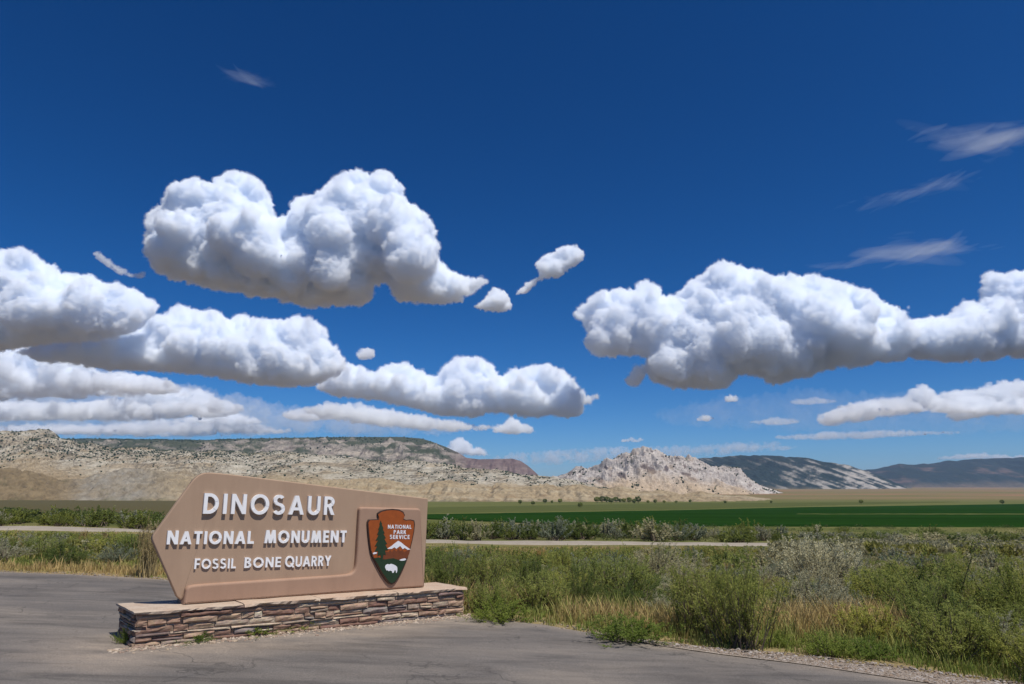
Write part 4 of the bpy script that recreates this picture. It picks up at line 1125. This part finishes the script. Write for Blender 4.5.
# small far scrub: one mass
def mass(name, label, pts, mats, leaves, seed, cat):
    r = np.random.default_rng(seed); P = np.array(pts)
    n = len(P); k = leaves
    a = r.uniform(0, 6.28, (n, k)); zz = r.uniform(0, 1, (n, k)); rad = np.sqrt(r.uniform(0, 1, (n, k))) * np.sqrt(1 - zz * .75)
    c = np.stack([P[:, 0, None] + np.cos(a) * rad * P[:, 4, None] * .5, P[:, 1, None] + np.sin(a) * rad * P[:, 4, None] * .5, P[:, 2, None] + zz * P[:, 3, None]], -1)
    s = (P[:, 3] * .16)[:, None, None]
    ax = unit(r.normal(0, 1, (n, k, 3)) + [0, 0, 1.1]); sd = unit(np.cross(ax, r.normal(0, 1, (n, k, 3))))
    V = np.stack([c - ax * s, c + sd * s * .45, c + ax * s, c - sd * s * .45], 2)
    me = mesh_np(name, V.reshape(-1, 3), np.arange(n * k * 4).reshape(-1, 4))
    attr(me, 'shade', np.repeat(np.clip(np.repeat(r.uniform(0, 1, n), k) * .6 + r.uniform(0, .4, n * k), 0, 1), 4))
    return tag(obj(name, me, mats), label, cat, kind='stuff')
LOWG = leaf_mat('low_scrub_leaf', (.12, .14, .04), (.25, .25, .09), .4); LOWS = leaf_mat('low_grey_leaf', (.17, .175, .115), (.31, .31, .225), .35); LOWD = leaf_mat('valley_brush_leaf', (.06, .08, .024), (.15, .175, .06), .35)
ry = np.random.default_rng(77)
pts = []
for _ in range(5200):
    u = ry.uniform(-.85, .9); Y = 17 * math.exp(ry.random() * math.log(92 / 17)); X = u * Y
    if Y - pad_y(X) < 1.2: continue
    if road_dist(np.array([X]), np.array([Y]))[0] < 4.2: continue
    if gold(X, Y) > .5 and ry.random() < .85: continue
    if Y < 32 and ry.random() < .65: continue
    p = px_of(X, Y)
    if Y > road_y(X) and p < 760: continue
    if Y > road_y(X) + 12: continue
    h = min(ry.uniform(.16, .42), zpix(float(top_limit(p)) + (0 if Y < road_y(X) else -6), Y) - float(zg(X, Y)))
    if h < .1: continue
    pts.append((X, Y, float(zg(X, Y)) - .02, h, h * ry.uniform(1.2, 2.2)))
for _ in range(1500):
    p = ry.uniform(770, 1090); d = ray(p, 500); X = d[0] / d[1] * 70; yr = road_y(X); Y = yr - ry.uniform(4.4, 34); X = d[0] / d[1] * Y
    if road_dist(np.array([X]), np.array([Y]))[0] < 4.2: continue
    h = min(ry.uniform(.5, 1.15), zpix(ry.uniform(536.5, 541) + max(0, 800 - p) * .12, Y) - float(zg(X, Y)))
    if h < .12: continue
    pts.append((X, Y, float(zg(X, Y)) - .02, h, h * ry.uniform(1.3, 2.2)))
gsel = np.array([float(fbm(np.array([q[0] / 9]), np.array([q[1] / 9]), None, 3, seed=19)[0]) + ry.uniform(-.2, .2) + (.22 if px_of(q[0], q[1]) > 760 else 0) for q in pts])
mass('low_green_scrub', 'low green scrub filling the ground between the larger shrubs', [q for q, g in zip(pts, gsel) if g < .16], LOWG, 95, 1, 'scrub')
mass('low_grey_scrub', 'low grey scrub filling the ground between the larger shrubs', [q for q, g in zip(pts, gsel) if g >= .16], LOWS, 95, 2, 'scrub')
pts = []
for _ in range(1500):                                  # rough grass and brush between the road and the field
    p = ry.uniform(-120, 1150); d = ray(p, 500); Y = 80 * math.exp(ry.random() * math.log(190 / 80)); X = d[0] / d[1] * Y
    if Y < road_y(X) + 6 or 170 < p < 400: continue
    hm_ = .75 if p > 160 else 1.8
    pts.append((X, Y, float(zg(X, Y)) - .05, ry.uniform(.3, hm_), ry.uniform(1.5, 4)))
mass('valley_brush', 'low dark brush between the road and the green field', pts, LOWD, 60, 3, 'scrub')

# grass, blade by blade
rg = np.random.default_rng(12)
N = 62000
u = rg.uniform(-.84, .86, N); Y = 7.2 * np.exp(rg.random(N) * math.log(58 / 7.2)); X = u * Y
e = Y - pad_y(X); g_ = gold(X, Y)
rd = np.concatenate([road_dist(X[i:i + 8000], Y[i:i + 8000]) for i in range(0, N, 8000)])
nz_ = fbm(X / 2.2, Y / 2.2, None, 4, seed=15)
shoulder = np.interp(X, [1.0, 2.4, 3.4, 5.2, 8, 12], [0.0, .25, .65, .95, 1.2, 1.3])
keep = (e > shoulder + rg.exponential(.10, N) - .04) & (rd > 4) & (rg.random(N) < np.clip(.60 + nz_ * .9 + g_ * 1.2, .06, 1)) 
X, Y, e, g_, nz_ = X[keep], Y[keep], e[keep], g_[keep], nz_[keep]
n = len(X); B = 9
hgt = (rg.uniform(.10, .27, n) * (1 + np.where(X > 2.2, 1.0, .35) * g_) * np.where((X < -3) & (g_ < .9), .6, 1) * np.clip(.35 + (e - np.interp(X, [1.0, 2.4, 3.4, 5.2, 8], [0, .25, .65, .95, 1.2])) * .8, .3, 1))
pxs_ = px_of(X, Y); Z0 = zg(X, Y)
lim = np.array([zpix(float(top_limit(a)), b) for a, b in zip(pxs_, Y)]) - Z0
hgt = np.minimum(hgt, np.clip(lim, .05, 9))
dry = np.clip(g_ * 1.15 + .20 + nz_ * .8 + rg.normal(0, .16, n), 0, 1)
bx = X[:, None] + rg.normal(0, .07, (n, B)) * np.clip(Y / 14, .8, 2.4)[:, None]; by = Y[:, None] + rg.normal(0, .07, (n, B)) * np.clip(Y / 14, .8, 2.4)[:, None]
bh = hgt[:, None] * rg.uniform(.55, 1.25, (n, B)); la = rg.uniform(0, 6.28, (n, B)); ln = bh * rg.uniform(.08, .55, (n, B))
wd = (.0035 + Y * .00042)[:, None] * rg.uniform(.7, 1.3, (n, B)); wa = rg.uniform(0, 3.14, (n, B))
b0 = np.stack([bx, by, np.repeat(Z0[:, None], B, 1) - .01], -1)
dl = np.stack([np.cos(la) * ln, np.sin(la) * ln, bh], -1); sd = np.stack([np.cos(wa) * wd, np.sin(wa) * wd, 0 * wd], -1)
m1 = b0 + dl * [.32, .32, .58]
V = np.stack([b0 - sd, b0 + sd, m1 + sd * .75, m1 - sd * .75, b0 + dl], 2).reshape(-1, 3)
nb = n * B; i0 = (np.arange(nb) * 5)[:, None]
F3 = np.concatenate([i0 + [0, 1, 2], i0 + [0, 2, 3], i0 + [3, 2, 4]])
gm = mesh_np('grass', V, F3)
dr = np.repeat(np.clip(dry[:, None] + rg.normal(0, .14, (n, B)), 0, 1).ravel(), 5)[:, None]
colr = np.array([.215, .28, .065]) * (1 - dr) + np.array([.50, .37, .165]) * dr
attr(gm, 'Col', colr * np.repeat(rg.uniform(.75, 1.2, nb), 5)[:, None])
t = NT('grass_blade'); c = t.attr('Col').outputs['Color']
d = t.n('ShaderNodeBsdfDiffuse'); t.t.links.new(c, d.inputs['Color']); tr = t.n('ShaderNodeBsdfTranslucent'); t.t.links.new(c, tr.inputs['Color'])
m = t.n('ShaderNodeMixShader', {0: .3}); t.t.links.new(d.outputs[0], m.inputs[1]); t.t.links.new(tr.outputs[0], m.inputs[2]); t.t.links.new(m.outputs[0], t.out.inputs['Surface'])
tag(obj('grass', gm, t.m), 'dry golden and green grass covering the ground between the shrubs', 'grass', kind='stuff')
print('blades', nb)

# far trees on the valley floor
crown_v = []
for i in range(3):
    r = np.random.default_rng(300 + i); k = 420
    p = unit(r.normal(0, 1, (k, 3))) * (r.uniform(.25, 1, (k, 1)) ** .5) * [.42, .42, .40] + [0, 0, .58]
    p += np.sin(p * 9 + i) * .04
    ax = unit(r.normal(0, 1, (k, 3))); sd = unit(np.cross(ax, r.normal(0, 1, (k, 3))))
    V = np.stack([p - ax * .07, p + sd * .05, p + ax * .07, p - sd * .05], 1)
    me = mesh_np('crown', V.reshape(-1, 3), np.arange(k * 4).reshape(-1, 4)); attr(me, 'shade', np.repeat(r.uniform(0, 1, k), 4)); me.materials.append(KIND['greasewood']['mat']); crown_v.append(me)
bm = bmesh.new(); bmesh.ops.create_cone(bm, segments=7, radius1=.045, radius2=.022, depth=.5, cap_ends=True, matrix=Matrix.Translation((0, 0, .23))); trunk = bpy.data.meshes.new('trunk'); bm.to_mesh(trunk); bm.free(); trunk.materials.append(STEM)
rt = random.Random(5); t0_ = None
spots = [(p, 1050 + rt.uniform(-30, 60), rt.uniform(6, 10)) for p in (597, 602, 607, 611, 616, 620, 624, 629, 634, 638)] + [(p, 1040, rt.uniform(4, 7)) for p in (545, 552, 560, 648, 655, 664, 676)] + \
        [(520, 980, 6), (533, 900, 5), (580, 700, 5), (690, 1100, 5), (861, 1000, 6), (1002, 980, 6), (771, 1040, 4), (725, 1020, 4)]
for j, (p, Y, h) in enumerate(spots):
    d = ray(p, 500); X = d[0] / d[1] * Y
    lab = 'far dark tree in the short row at the foot of the pale hills' if 596 < p < 640 else 'tiny far tree standing alone on the valley floor'
    grp = 'row of far trees' if 596 < p < 640 else 'scattered far trees'
    if t0_ is None:
        e = thing('valley_tree', (0, 0, 0), lab, 'tree', grp); c_ = link(bpy.data.objects.new('crown', crown_v[0]), e); k_ = link(bpy.data.objects.new('trunk', trunk), e); t0_ = (e, c_, k_); o = e
    else:
        o = t0_[0].copy(); C.collection.objects.link(o)
        for i, ch in enumerate(t0_[1:]):
            q = ch.copy(); C.collection.objects.link(q); q.parent = o
            if i == 0: q.data = crown_v[j % 3]
        o['label'] = lab; o['group'] = grp
    o.location = (X, Y, float(zg(X, Y))); o.scale = (h * 1.15, h * 1.15, h); o.rotation_euler = (0, 0, rt.uniform(0, 6))
# ---------------------------------------------------------------- clouds: scattering volumes of real size, kilometres away
def cloud_mat(dens):
    t = NT('cloud_vapour')
    v = t.n('ShaderNodeVolumePrincipled', {'Color': (.966, .981, .998, 1), 'Density': dens, 'Anisotropy': 0.0})
    t.t.links.new(v.outputs[0], t.out.inputs['Volume'])
    return t.m

_bm = bmesh.new(); bmesh.ops.create_icosphere(_bm, subdivisions=2, radius=1)
ICO_V = np.array([v.co[:] for v in _bm.verts]); ICO_F = np.array([[v.index for v in f.verts] for f in _bm.faces]); _bm.free()

def poly_field(poly, step):
    """inside points of an outline and their distance to it"""
    P = np.array(poly, float); Q = np.roll(P, -1, 0)
    x0, y0 = P.min(0); x1, y1 = P.max(0)
    gx, gy = np.meshgrid(np.arange(x0, x1, step), np.arange(y0, y1, step))
    g = np.c_[gx.ravel(), gy.ravel()]
    ins = np.zeros(len(g), bool); dist = np.full(len(g), 1e9)
    for a, b in zip(P, Q):
        c = (a[1] > g[:, 1]) != (b[1] > g[:, 1])
        xi = a[0] + (g[:, 1] - a[1]) * (b[0] - a[0]) / ((b[1] - a[1]) if b[1] != a[1] else 1e-9)
        ins ^= c & (g[:, 0] < xi)
        d = b - a; t = np.clip(((g - a) @ d) / max(d @ d, 1e-9), 0, 1)
        dist = np.minimum(dist, np.hypot(*(g - a - t[:, None] * d).T))
    return g[ins], dist[ins]

def remeshed(Vs, Fs, vox, relax=0):
    me = mesh_np('cloud', np.concatenate(Vs), np.concatenate(Fs))
    o = bpy.data.objects.new('tmp', me); C.collection.objects.link(o)
    md = o.modifiers.new('r', 'REMESH'); md.mode = 'VOXEL'; md.voxel_size = vox; md.adaptivity = 0
    if relax:
        sm = o.modifiers.new('s', 'SMOOTH'); sm.factor = 0.5; sm.iterations = relax
    dg = bpy.context.evaluated_depsgraph_get(); dg.update()
    me2 = bpy.data.meshes.new_from_object(o.evaluated_get(dg))
    bpy.data.objects.remove(o); bpy.data.meshes.remove(me)
    return me2

def make_cloud(label, D, poly, mfp=3.6, flat=0.15, rmax=26, depth=0.72, rough=1.0, seed=0, vox=1.1, fringe=True,
               group='cumulus clouds in the blue sky', name='cumulus_cloud', shrink=1.5, skip=0.0, smooth=False):
    rng = np.random.default_rng(seed + 11)
    m = D / F                                          # metres per pixel out there
    g, dist = poly_field(poly, 1.0 if len(poly) and rmax > 8 else 0.6)
    dmax = dist.max()
    xs = np.round(g[:, 0]).astype(int)
    x0 = xs.min(); n = xs.max() - x0 + 1
    bot = np.full(n, -1e9); top = np.full(n, 1e9)
    np.maximum.at(bot, xs - x0, g[:, 1]); np.minimum.at(top, xs - x0, g[:, 1])
    cx = np.arange(n) + x0
    ok = bot > -1e8
    bot = np.interp(cx, cx[ok], bot[ok]); top = np.interp(cx, cx[ok], top[ok])
    Vs, Fs = [], []
    cnt = 0
    def add(c, r, sq=1.0):
        nonlocal cnt
        Vs.append(ICO_V * np.array([r, r, r * sq]) + c); Fs.append(ICO_F + cnt); cnt += len(ICO_V)
    order = rng.permutation(len(g))
    cen = []; rad = []
    for i in order:
        d = dist[i] - shrink
        if d < (1.2 if shrink > .5 else .5): continue
        if skip and r_skip(g[i], seed) < skip: continue
        r = min(d, rmax * rng.uniform(0.55, 1.0))
        if cen:
            cc = np.array(cen); rr_ = np.array(rad)
            q = np.hypot(cc[:, 0] - g[i, 0], cc[:, 1] - g[i, 1])
            if (q < np.minimum(r, rr_) * 0.50).any(): continue
        cen.append(g[i]); rad.append(r)
        if len(cen) > 700: break
    for (p, r) in zip(cen, rad):
        k = int(round(p[0])) - x0; k = min(max(k, 0), n - 1)
        w = (bot[k] - p[1]) / max(bot[k] - top[k], 1)
        dd = max(r, 1.0)
        T = depth * math.sqrt(max(dmax, 4) * dd) * 1.3 * m
        if w < 0.45:
            off = -T * rng.uniform(-0.15, 1.5)
            c = at(p[0], p[1], D); c = np.array([c[0] * (D + off) / D, D + off, c[2]])
        else:
            off = T * rng.uniform(-0.9, 0.6)
            c = at(p[0], p[1], D + off)
        rr = r * m
        add(c, rr, 0.92)
        for _ in range(0 if smooth else (12 if r > 6 else 6)):            # cauliflower heads over the upper and outer side
            a = rng.uniform(0, 2 * math.pi); zz = rng.uniform(-0.3, 1.0); q = math.sqrt(1 - zz * zz)
            r2 = rr * rng.uniform(0.16, 0.40)
            c2 = c + np.array([q * math.cos(a), q * math.sin(a), zz]) * (rr - r2 * rng.uniform(0.2, 0.75))
            add(c2, r2)
    rlx = 0 if (rough > 1.1 or rmax < 12) else 8
    me2 = remeshed(Vs, Fs, vox * m, rlx)
    me3 = me2.copy() if fringe else None
    nv = len(me2.vertices)
    def shaped(mesh, extra, fineamp, sd):
        k = len(mesh.vertices)
        V = np.empty(k * 3, np.float32); mesh.vertices.foreach_get('co', V); V = V.reshape(-1, 3).astype(float)
        N = np.empty(k * 3, np.float32); mesh.vertices.foreach_get('normal', N); N = N.reshape(-1, 3)
        P = V / m + seed * 17.3 + sd
        bil = fbm(P[:, 0] / 26, P[:, 1] / 26, P[:, 2] / 26, 2, 0.5, seed=seed, mode=2) * 3.0
        bil2 = fbm(P[:, 0] / 8, P[:, 1] / 8, P[:, 2] / 8, 3, 0.65, seed=seed + 9, mode=2) * 3.9
        fine = fbm(P[:, 0] / 4.2, P[:, 1] / 4.2, P[:, 2] / 4.2, 2, 0.6, seed=seed + 5) * fineamp
        A = V + N * ((extra + (bil + bil2 + fine) * rough) * m)[:, None]
        px = W / 2 + F * A[:, 0] / (A[:, 1] * math.cos(TILT) + (A[:, 2] - EYE) * math.sin(TILT))
        kern = np.ones(25) / 25
        bs = np.convolve(np.pad(bot, 12, 'edge'), kern, 'valid')
        pyb = np.interp(px, cx, bs)
        s = (H / 2 - pyb) / F
        zb = EYE + D * (s * math.cos(TILT) + math.sin(TILT)) / (math.cos(TILT) - s * math.sin(TILT))
        zb = zb + (fbm(P[:, 0] / 18, P[:, 1] / 18, None, 4, 0.6, seed=seed + 3) * 4.0 * min(1, dmax / 20)) * m
        below = A[:, 2] < zb
        A[:, 2] = np.where(below, zb - (zb - A[:, 2]) * flat, A[:, 2])
        return A
    core = shaped(me2, 0.0, 2.5 if rmax >= 17 else 1.3, 0.0)
    if fringe:
        A = shaped(me3, 1.3 if rmax >= 17 else .9, 5.0 if rmax >= 17 else 2.2, 0.31)
        me3.vertices.foreach_set('co', A.astype(np.float32).ravel()); me3.update()
        me3.materials.clear(); me3.materials.append(cloud_mat(0.17 / (mfp * m)))
    me2.vertices.foreach_set('co', core.astype(np.float32).ravel()); me2.update()
    me2.materials.clear(); me2.materials.append(cloud_mat(1.0 / (mfp * m)))
    o = bpy.data.objects.new(name, me2); C.collection.objects.link(o)
    if fringe:
        f = bpy.data.objects.new('vapour_fringe', me3); link(f, o)
    print('cloud', len(cen), nv)
    return tag(o, label, 'cloud', group)

def make_cirrus(label, D, poly, mfp, seed):
    """a veil of many long faint streaks lying along the wisp"""
    rng = np.random.default_rng(seed); m = D / F
    g, dist = poly_field(poly, 1.0)
    c0 = g - g.mean(0); _, _, vt = np.linalg.svd(c0[::7], full_matrices=False); ax = vt[0] * np.sign(vt[0][0])
    ang0 = math.atan2(-ax[1], ax[0])
    root = None
    mat = cloud_mat(1.0 / (mfp * m))
    for q in range(46):
        i = rng.integers(len(g)); r = .7 + dist[i] * rng.uniform(.12, .42); L = r * rng.uniform(5, 14)
        a = ang0 + rng.normal(0, .20); P = at(g[i][0], g[i][1], D + rng.normal(0, 500))
        E = ICO_V * np.array([L * m, r * 4 * m, r * m])
        E[:, 2] += np.abs(ICO_V[:, 0]) ** 2 * r * rng.normal(0, 1.5) * m
        E = np.stack([E[:, 0] * math.cos(a) - E[:, 2] * math.sin(a), E[:, 1], E[:, 0] * math.sin(a) + E[:, 2] * math.cos(a)], -1)
        o = bpy.data.objects.new('cirrus_cloud' if root is None else 'vapour_streak', mesh_np('vapour_streak', E + P, ICO_F))
        o.data.materials.append(mat); link(o, root)
        if root is None: root = o
    return tag(root, label, 'cloud', 'faint cirrus wisps high in the sky')

def r_skip(p, seed):
    return float(noise(np.array([p[0] / 14.0 + seed]), np.array([p[1] / 5.0]), None, seed)[0]) * .9 + .5

def zl(pts, ox, oy, s): return [(ox + x / s, oy + y / s) for x, y in pts]

make_cloud('largest white cumulus with two rounded heads and a notch between them', 6000, zl([
    (290,160),(292,190),(285,235),(300,262),(340,285),(400,300),(500,318),(540,330),(620,340),(700,338),(745,335),(752,300),
    (770,290),(790,330),(850,338),(930,330),(965,300),(990,285),(965,275),(930,270),(900,255),(870,240),(878,200),(870,165),
    (845,135),(815,120),(805,90),(785,65),(765,55),(740,68),(715,52),(680,62),(645,85),(640,105),(585,108),(575,150),(550,152),
    (548,120),(530,85),(500,65),(465,55),(440,70),(430,85),(390,72),(345,80),(330,100),(325,125),(300,135)], 0, 140, 2), rmax=30, seed=1)
make_cloud('small bright cloud rising to the right of the two headed cumulus', 6000, zl([
    (368,435),(400,408),(440,395),(465,375),(490,370),(520,380),(542,405),(530,430),(500,455),(470,470),(450,495),(430,485),
    (390,500),(350,535),(310,545),(300,540),(345,495),(385,475)], 420, 130, 3.255), rmax=9, mfp=3, shrink=.6, seed=21, vox=.8)
make_cloud('small low puff between the two headed cumulus and the rising cloud', 6000, zl([
    (165,575),(200,555),(230,520),(250,512),(270,530),(300,545),(300,595),(260,600),(200,595)], 420, 130, 3.255), rmax=9, mfp=3, shrink=.6, seed=22, vox=.8)
make_cloud('tall cumulus cut by the left edge of the picture', 8500, zl([
    (-160,260),(-60,230),(0,220),(40,210),(70,225),(85,240),(110,245),(118,265),(150,270),(185,262),(200,280),(240,285),(270,295),
    (290,310),(325,325),(315,350),(290,375),(250,400),(180,412),(110,415),(60,420),(0,430),(-160,430)], 0, 140, 2), rmax=24, seed=3)
make_cloud('long cumulus with a dark flat belly under the two headed cloud', 9000, zl([
    (20,425),(70,405),(150,392),(220,380),(250,370),(280,375),(300,350),(330,345),(360,325),(390,335),(430,335),(455,355),(480,345),(510,355),
    (560,360),(590,350),(625,358),(655,375),(660,400),(680,420),(700,440),(690,470),(650,490),(590,500),(520,498),(450,485),(400,475),
    (330,470),(250,468),(200,462),(140,455),(70,448)], 0, 140, 2), rmax=20, seed=4)
make_cloud('chain of white puffs running low to the right above the mesa', 10500, [
    (310,390),(325,375),(345,360),(365,365),(372,374),(385,364),(405,360),(415,367),(435,375),(442,365),(460,355),(480,354),(492,362),
    (500,375),(512,367),(527,365),(547,362),(567,370),(577,382),(587,395),(600,390),(602,400),(585,408),(590,414),(575,420),(550,418),
    (530,420),(500,416),(470,420),(440,418),(400,408),(370,402),(335,400)], rmax=17, seed=5)
LOW = 'layered grey clouds low at the left'
make_cloud('upper band of the grey layered cloud low at the left', 13500, zl([
    (-80,440),(0,425),(30,412),(80,405),(130,425),(200,440),(190,462),(240,462),(300,472),(350,486),(400,496),(330,512),(260,516),(180,520),(100,520),
    (0,525),(-80,525)], 0, 140, 2), rmax=10, mfp=6, depth=1.6, seed=7, shrink=.6, skip=.1, rough=1.25, group=LOW)
make_cloud('middle band of the grey layered cloud low at the left', 15500, zl([
    (-80,530),(30,520),(100,522),(200,520),(280,508),(340,490),(400,495),(440,515),(500,535),(480,552),(420,560),(350,563),(260,566),(150,564),(0,568),
    (-80,570)], 0, 140, 2), rmax=9, mfp=7, depth=1.6, seed=8, shrink=.5, skip=.14, rough=1.2, group=LOW)
make_cloud('lowest band of the grey layered cloud low at the left', 17500, zl([
    (-80,568),(60,566),(160,570),(300,558),(380,562),(450,545),(480,545),(500,560),(560,576),(600,580),(540,593),(400,594),(300,596),(160,594),(0,594),(-80,594)], 0, 140, 2), rmax=6, mfp=8, depth=1.6, seed=9, shrink=.4, skip=.15, rough=1.15, group=LOW)
make_cloud('grey shelf of cloud under the right half of the dark bellied cumulus', 11500, [(300,408),(330,402),(360,404),(400,410),(440,418),(470,424),(500,424),(490,432),(440,432),(400,430),(350,424),(310,416)], rmax=8, mfp=7, depth=1.5, seed=33, shrink=.5, skip=.15, rough=1.2, group=LOW)
make_cloud('detached grey tuft between the dark bellied cumulus and the layered bands', 15000, zl([(560,545),(600,535),(650,540),(700,540),(740,545),(700,560),(620,565),(570,562)], 0, 140, 2), rmax=5, mfp=8, depth=1.6, seed=31, shrink=.4, group=LOW)
make_cloud('small white peak of cloud rising behind the mesa', 15500, [(436,457),(448,446),(456,439),(462,437),(468,441),(474,446),(481,446),(488,451),(494,457)], rmax=7, mfp=4, seed=32, shrink=.4, vox=.9)
make_cloud('broad cumulus at the right with a dark grey belly and a domed top', 9500, zl([
    (115,170),(125,150),(150,140),(170,120),(200,115),(240,120),(255,100),(280,97),(298,110),(300,130),(325,130),(345,105),(375,90),(395,70),
    (425,55),(450,65),(480,75),(520,85),(560,90),(600,85),(640,95),(680,110),(720,115),(735,140),(770,150),(810,145),(805,165),(770,185),
    (800,195),(850,215),(830,240),(780,265),(700,280),(650,285),(560,310),(510,320),(500,300),(450,300),(440,320),(400,325),(330,325),
    (280,310),(270,295),(250,325),(215,315),(225,290),(270,265),(240,260),(180,265),(130,235),(150,210),(140,190)], 512, 230, 2), rmax=26, seed=2)
make_cloud('cumulus tower cut by the right edge of the picture', 9700, zl([
    (760,190),(790,178),(830,172),(880,165),(900,140),(935,140),(940,100),(955,78),(990,85),(1030,75),(1100,70),(1180,120),(1180,260),(1080,262),
    (1000,260),(940,268),(880,270),(830,265),(800,262),(770,250),(750,225)], 512, 230, 2), rmax=22, seed=12)
make_cloud('ragged pale cloud low at the right under the cumulus tower', 13500, zl([
    (600,385),(650,350),(720,335),(790,330),(800,310),(830,305),(850,325),(900,320),(950,310),(985,297),(1020,300),(1080,310),(1080,370),
    (1000,375),(930,378),(880,388),(860,380),(870,365),(800,370),(700,385),(630,395)], 512, 230, 2), rmax=8, mfp=8, depth=1.5, seed=13, shrink=.6, skip=.2, rough=1.25)
rb_ = random.Random(44)
def puff_poly(cx, cy, w, h):
    """flat based heap of small domes"""
    n = max(3, int(w / 9)); xs = np.linspace(-w / 2, w / 2, n * 3); top = np.zeros(len(xs))
    for _ in range(n + 2):
        c = rb_.uniform(-.42, .42) * w; r = rb_.uniform(.14, .26) * w; hh = h * rb_.uniform(.5, 1.0) * (1 - (abs(c) / (w * .55)) ** 2)
        top = np.maximum(top, hh * np.sqrt(np.maximum(0, 1 - ((xs - c) / r) ** 2)))
    return [(cx + x, cy - max(t, .8)) for x, t in zip(xs, top)] + [(cx + x, cy + rb_.uniform(-1, 1.5)) for x in (w * .48, w * .2, -w * .15, -w * .46)]
for k, (cx, cy, w, h) in enumerate([(10, 372, 90, 17), (78, 368, 84, 16), (22, 398, 110, 16), (98, 392, 80, 14), (150, 398, 90, 15), (30, 420, 120, 14), (110, 416, 90, 13), (175, 414, 80, 13), (218, 424, 90, 13), (60, 434, 120, 11), (150, 433, 110, 10), (255, 434, 80, 9), (330, 418, 60, 10), (385, 424, 70, 10), (445, 428, 70, 9), (514, 434, 46, 17)]):
    make_cloud('small puff hanging just under the right end of the chain' if cx == 514 else 'small grey cumulus in the layered bank above the left mesa' if cx < 300 else 'small grey cumulus in the layered bank above the sign', 9600 if cx == 514 else 12000 + (cy - 360) * 70 + rb_.uniform(0, 900), puff_poly(cx, cy, w, h),
               rmax=8, mfp=5.5, depth=1.3, seed=70 + k, shrink=.3, vox=1.0, rough=1.2, group='small cumulus of the layered bank ' + ('left' if cx < 300 else 'middle') if cx != 514 else 'cumulus clouds in the blue sky')
for k, (cx, cy, w, h) in enumerate([(905, 412, 60, 11), (950, 414, 56, 15), (1000, 416, 70, 20), (860, 408, 50, 7)]):
    make_cloud('small cumulus in the ragged low bank at the right', 12800 + k * 120, puff_poly(cx, cy, w, h), rmax=8, mfp=6, depth=1.2, seed=90 + k, shrink=.3, vox=1.0, group='small cumulus of the ragged bank at the right')
make_cloud('pale veil of thin cloud behind the layered bank low at the left', 20000, [(-60,362),(40,356),(120,372),(200,384),(260,398),(330,410),(420,420),(480,428),(500,434),(430,438),(300,438),(150,440),(-60,440)], rmax=14, mfp=34, depth=.5, seed=120, shrink=.5, vox=2.2, fringe=False, rough=2.0, group=LOW)
make_cloud('pale veil of thin cloud under the broad right hand cumulus', 20000, [(640,412),(720,396),(800,388),(900,392),(1000,384),(1090,384),(1090,432),(960,438),(840,436),(720,432),(660,424)], rmax=14, mfp=150, depth=.5, seed=121, shrink=.5, vox=2.2, fringe=False, rough=2.0, group='pale veils low at the right')
TINY = 'small puffs in the open sky'
for lab, D_, P_, sd in (
    ('tiny white puff above the long dark bellied cumulus', 9000, [(356,355),(361,349),(368,347),(375,350),(376,357),(370,362),(360,361)], 41),
    ('tiny white puff, lowest of two under the broad cumulus', 7600, [(725,400),(730,394),(737,394),(741,399),(736,404),(728,404)], 43),
    ('faint scrap of cloud right of the chain of puffs', 11000, [(694,419),(702,414),(712,415),(716,419),(708,423),(698,422)], 44),
    ('faint scrap of cloud above the sandstone dome', 13000, [(620,441),(630,437),(642,438),(646,441),(636,443),(624,443)], 45)):
    make_cloud(lab, D_, P_, rmax=6, mfp=5, seed=sd, shrink=.3, vox=.7, group=TINY)
STR = 'thin streaks of low cloud at the right'
for lab, D_, P_, sd, mf in (
    ('upper short streak of cloud under the broad cumulus', 14000, [(786,402),(812,397),(836,399),(838,404),(800,406)], 51, 22),
    ('second short streak of cloud under the broad cumulus', 14000, [(744,422),(776,417),(800,419),(798,426),(762,426)], 52, 16),
    ('long thin streak of cloud over the blue green mountain', 16500, [(772,436),(836,431),(900,430),(960,431),(962,434),(920,437),(860,440),(800,441),(776,440)], 53, 14),
    ('long thin bank of cloud over the sandstone dome', 18000, [(480,458),(540,450),(600,446),(660,446),(720,443),(770,440),(805,445),(790,451),(720,456),(620,462),(540,466),(480,466)], 54, 22),
    ('thin bank of cloud over the far right ridge', 17000, [(925,460),(960,454),(985,452),(1010,456),(1060,455),(1060,460)], 55, 9)):
    make_cloud(lab, D_, P_, rmax=4, mfp=mf, depth=2, seed=sd, shrink=.2, vox=.8, group=STR, skip=.1, rough=.7)
CIR = 'faint cirrus wisps high in the sky'
for lab, P_, sd, mf in (
    ('hooked cirrus wisp high at the right edge', [(905,128),(930,123),(965,128),(990,122),(1030,118),(1060,130),(1030,142),(1000,152),(992,162),(975,160),(960,148),(930,140)], 61, 300),
    ('long cirrus wisp over the cumulus tower', [(800,266),(850,258),(890,244),(905,230),(918,228),(930,238),(960,240),(1020,246),(960,252),(930,262),(880,266),(830,270)], 62, 280),
    ('faint cirrus smear left of the cirrus hook', [(835,205),(880,196),(930,180),(960,170),(985,176),(950,190),(900,206),(850,212)], 63, 420),
    ('faint cirrus smear high at the left', [(225,72),(245,70),(266,80),(268,88),(250,84),(232,80)], 64, 380)):
    make_cirrus(lab, 15000, P_, mf, sd)
make_cloud('thin curl of vapour left of the two headed cumulus', 6000, zl([(185,225),(200,218),(215,235),(240,255),(270,268),(290,262),(290,275),(262,278),(235,270),(205,248),(190,238)], 0, 140, 2), rmax=4, mfp=9, seed=65, shrink=.2, vox=.8, name='cumulus_cloud')
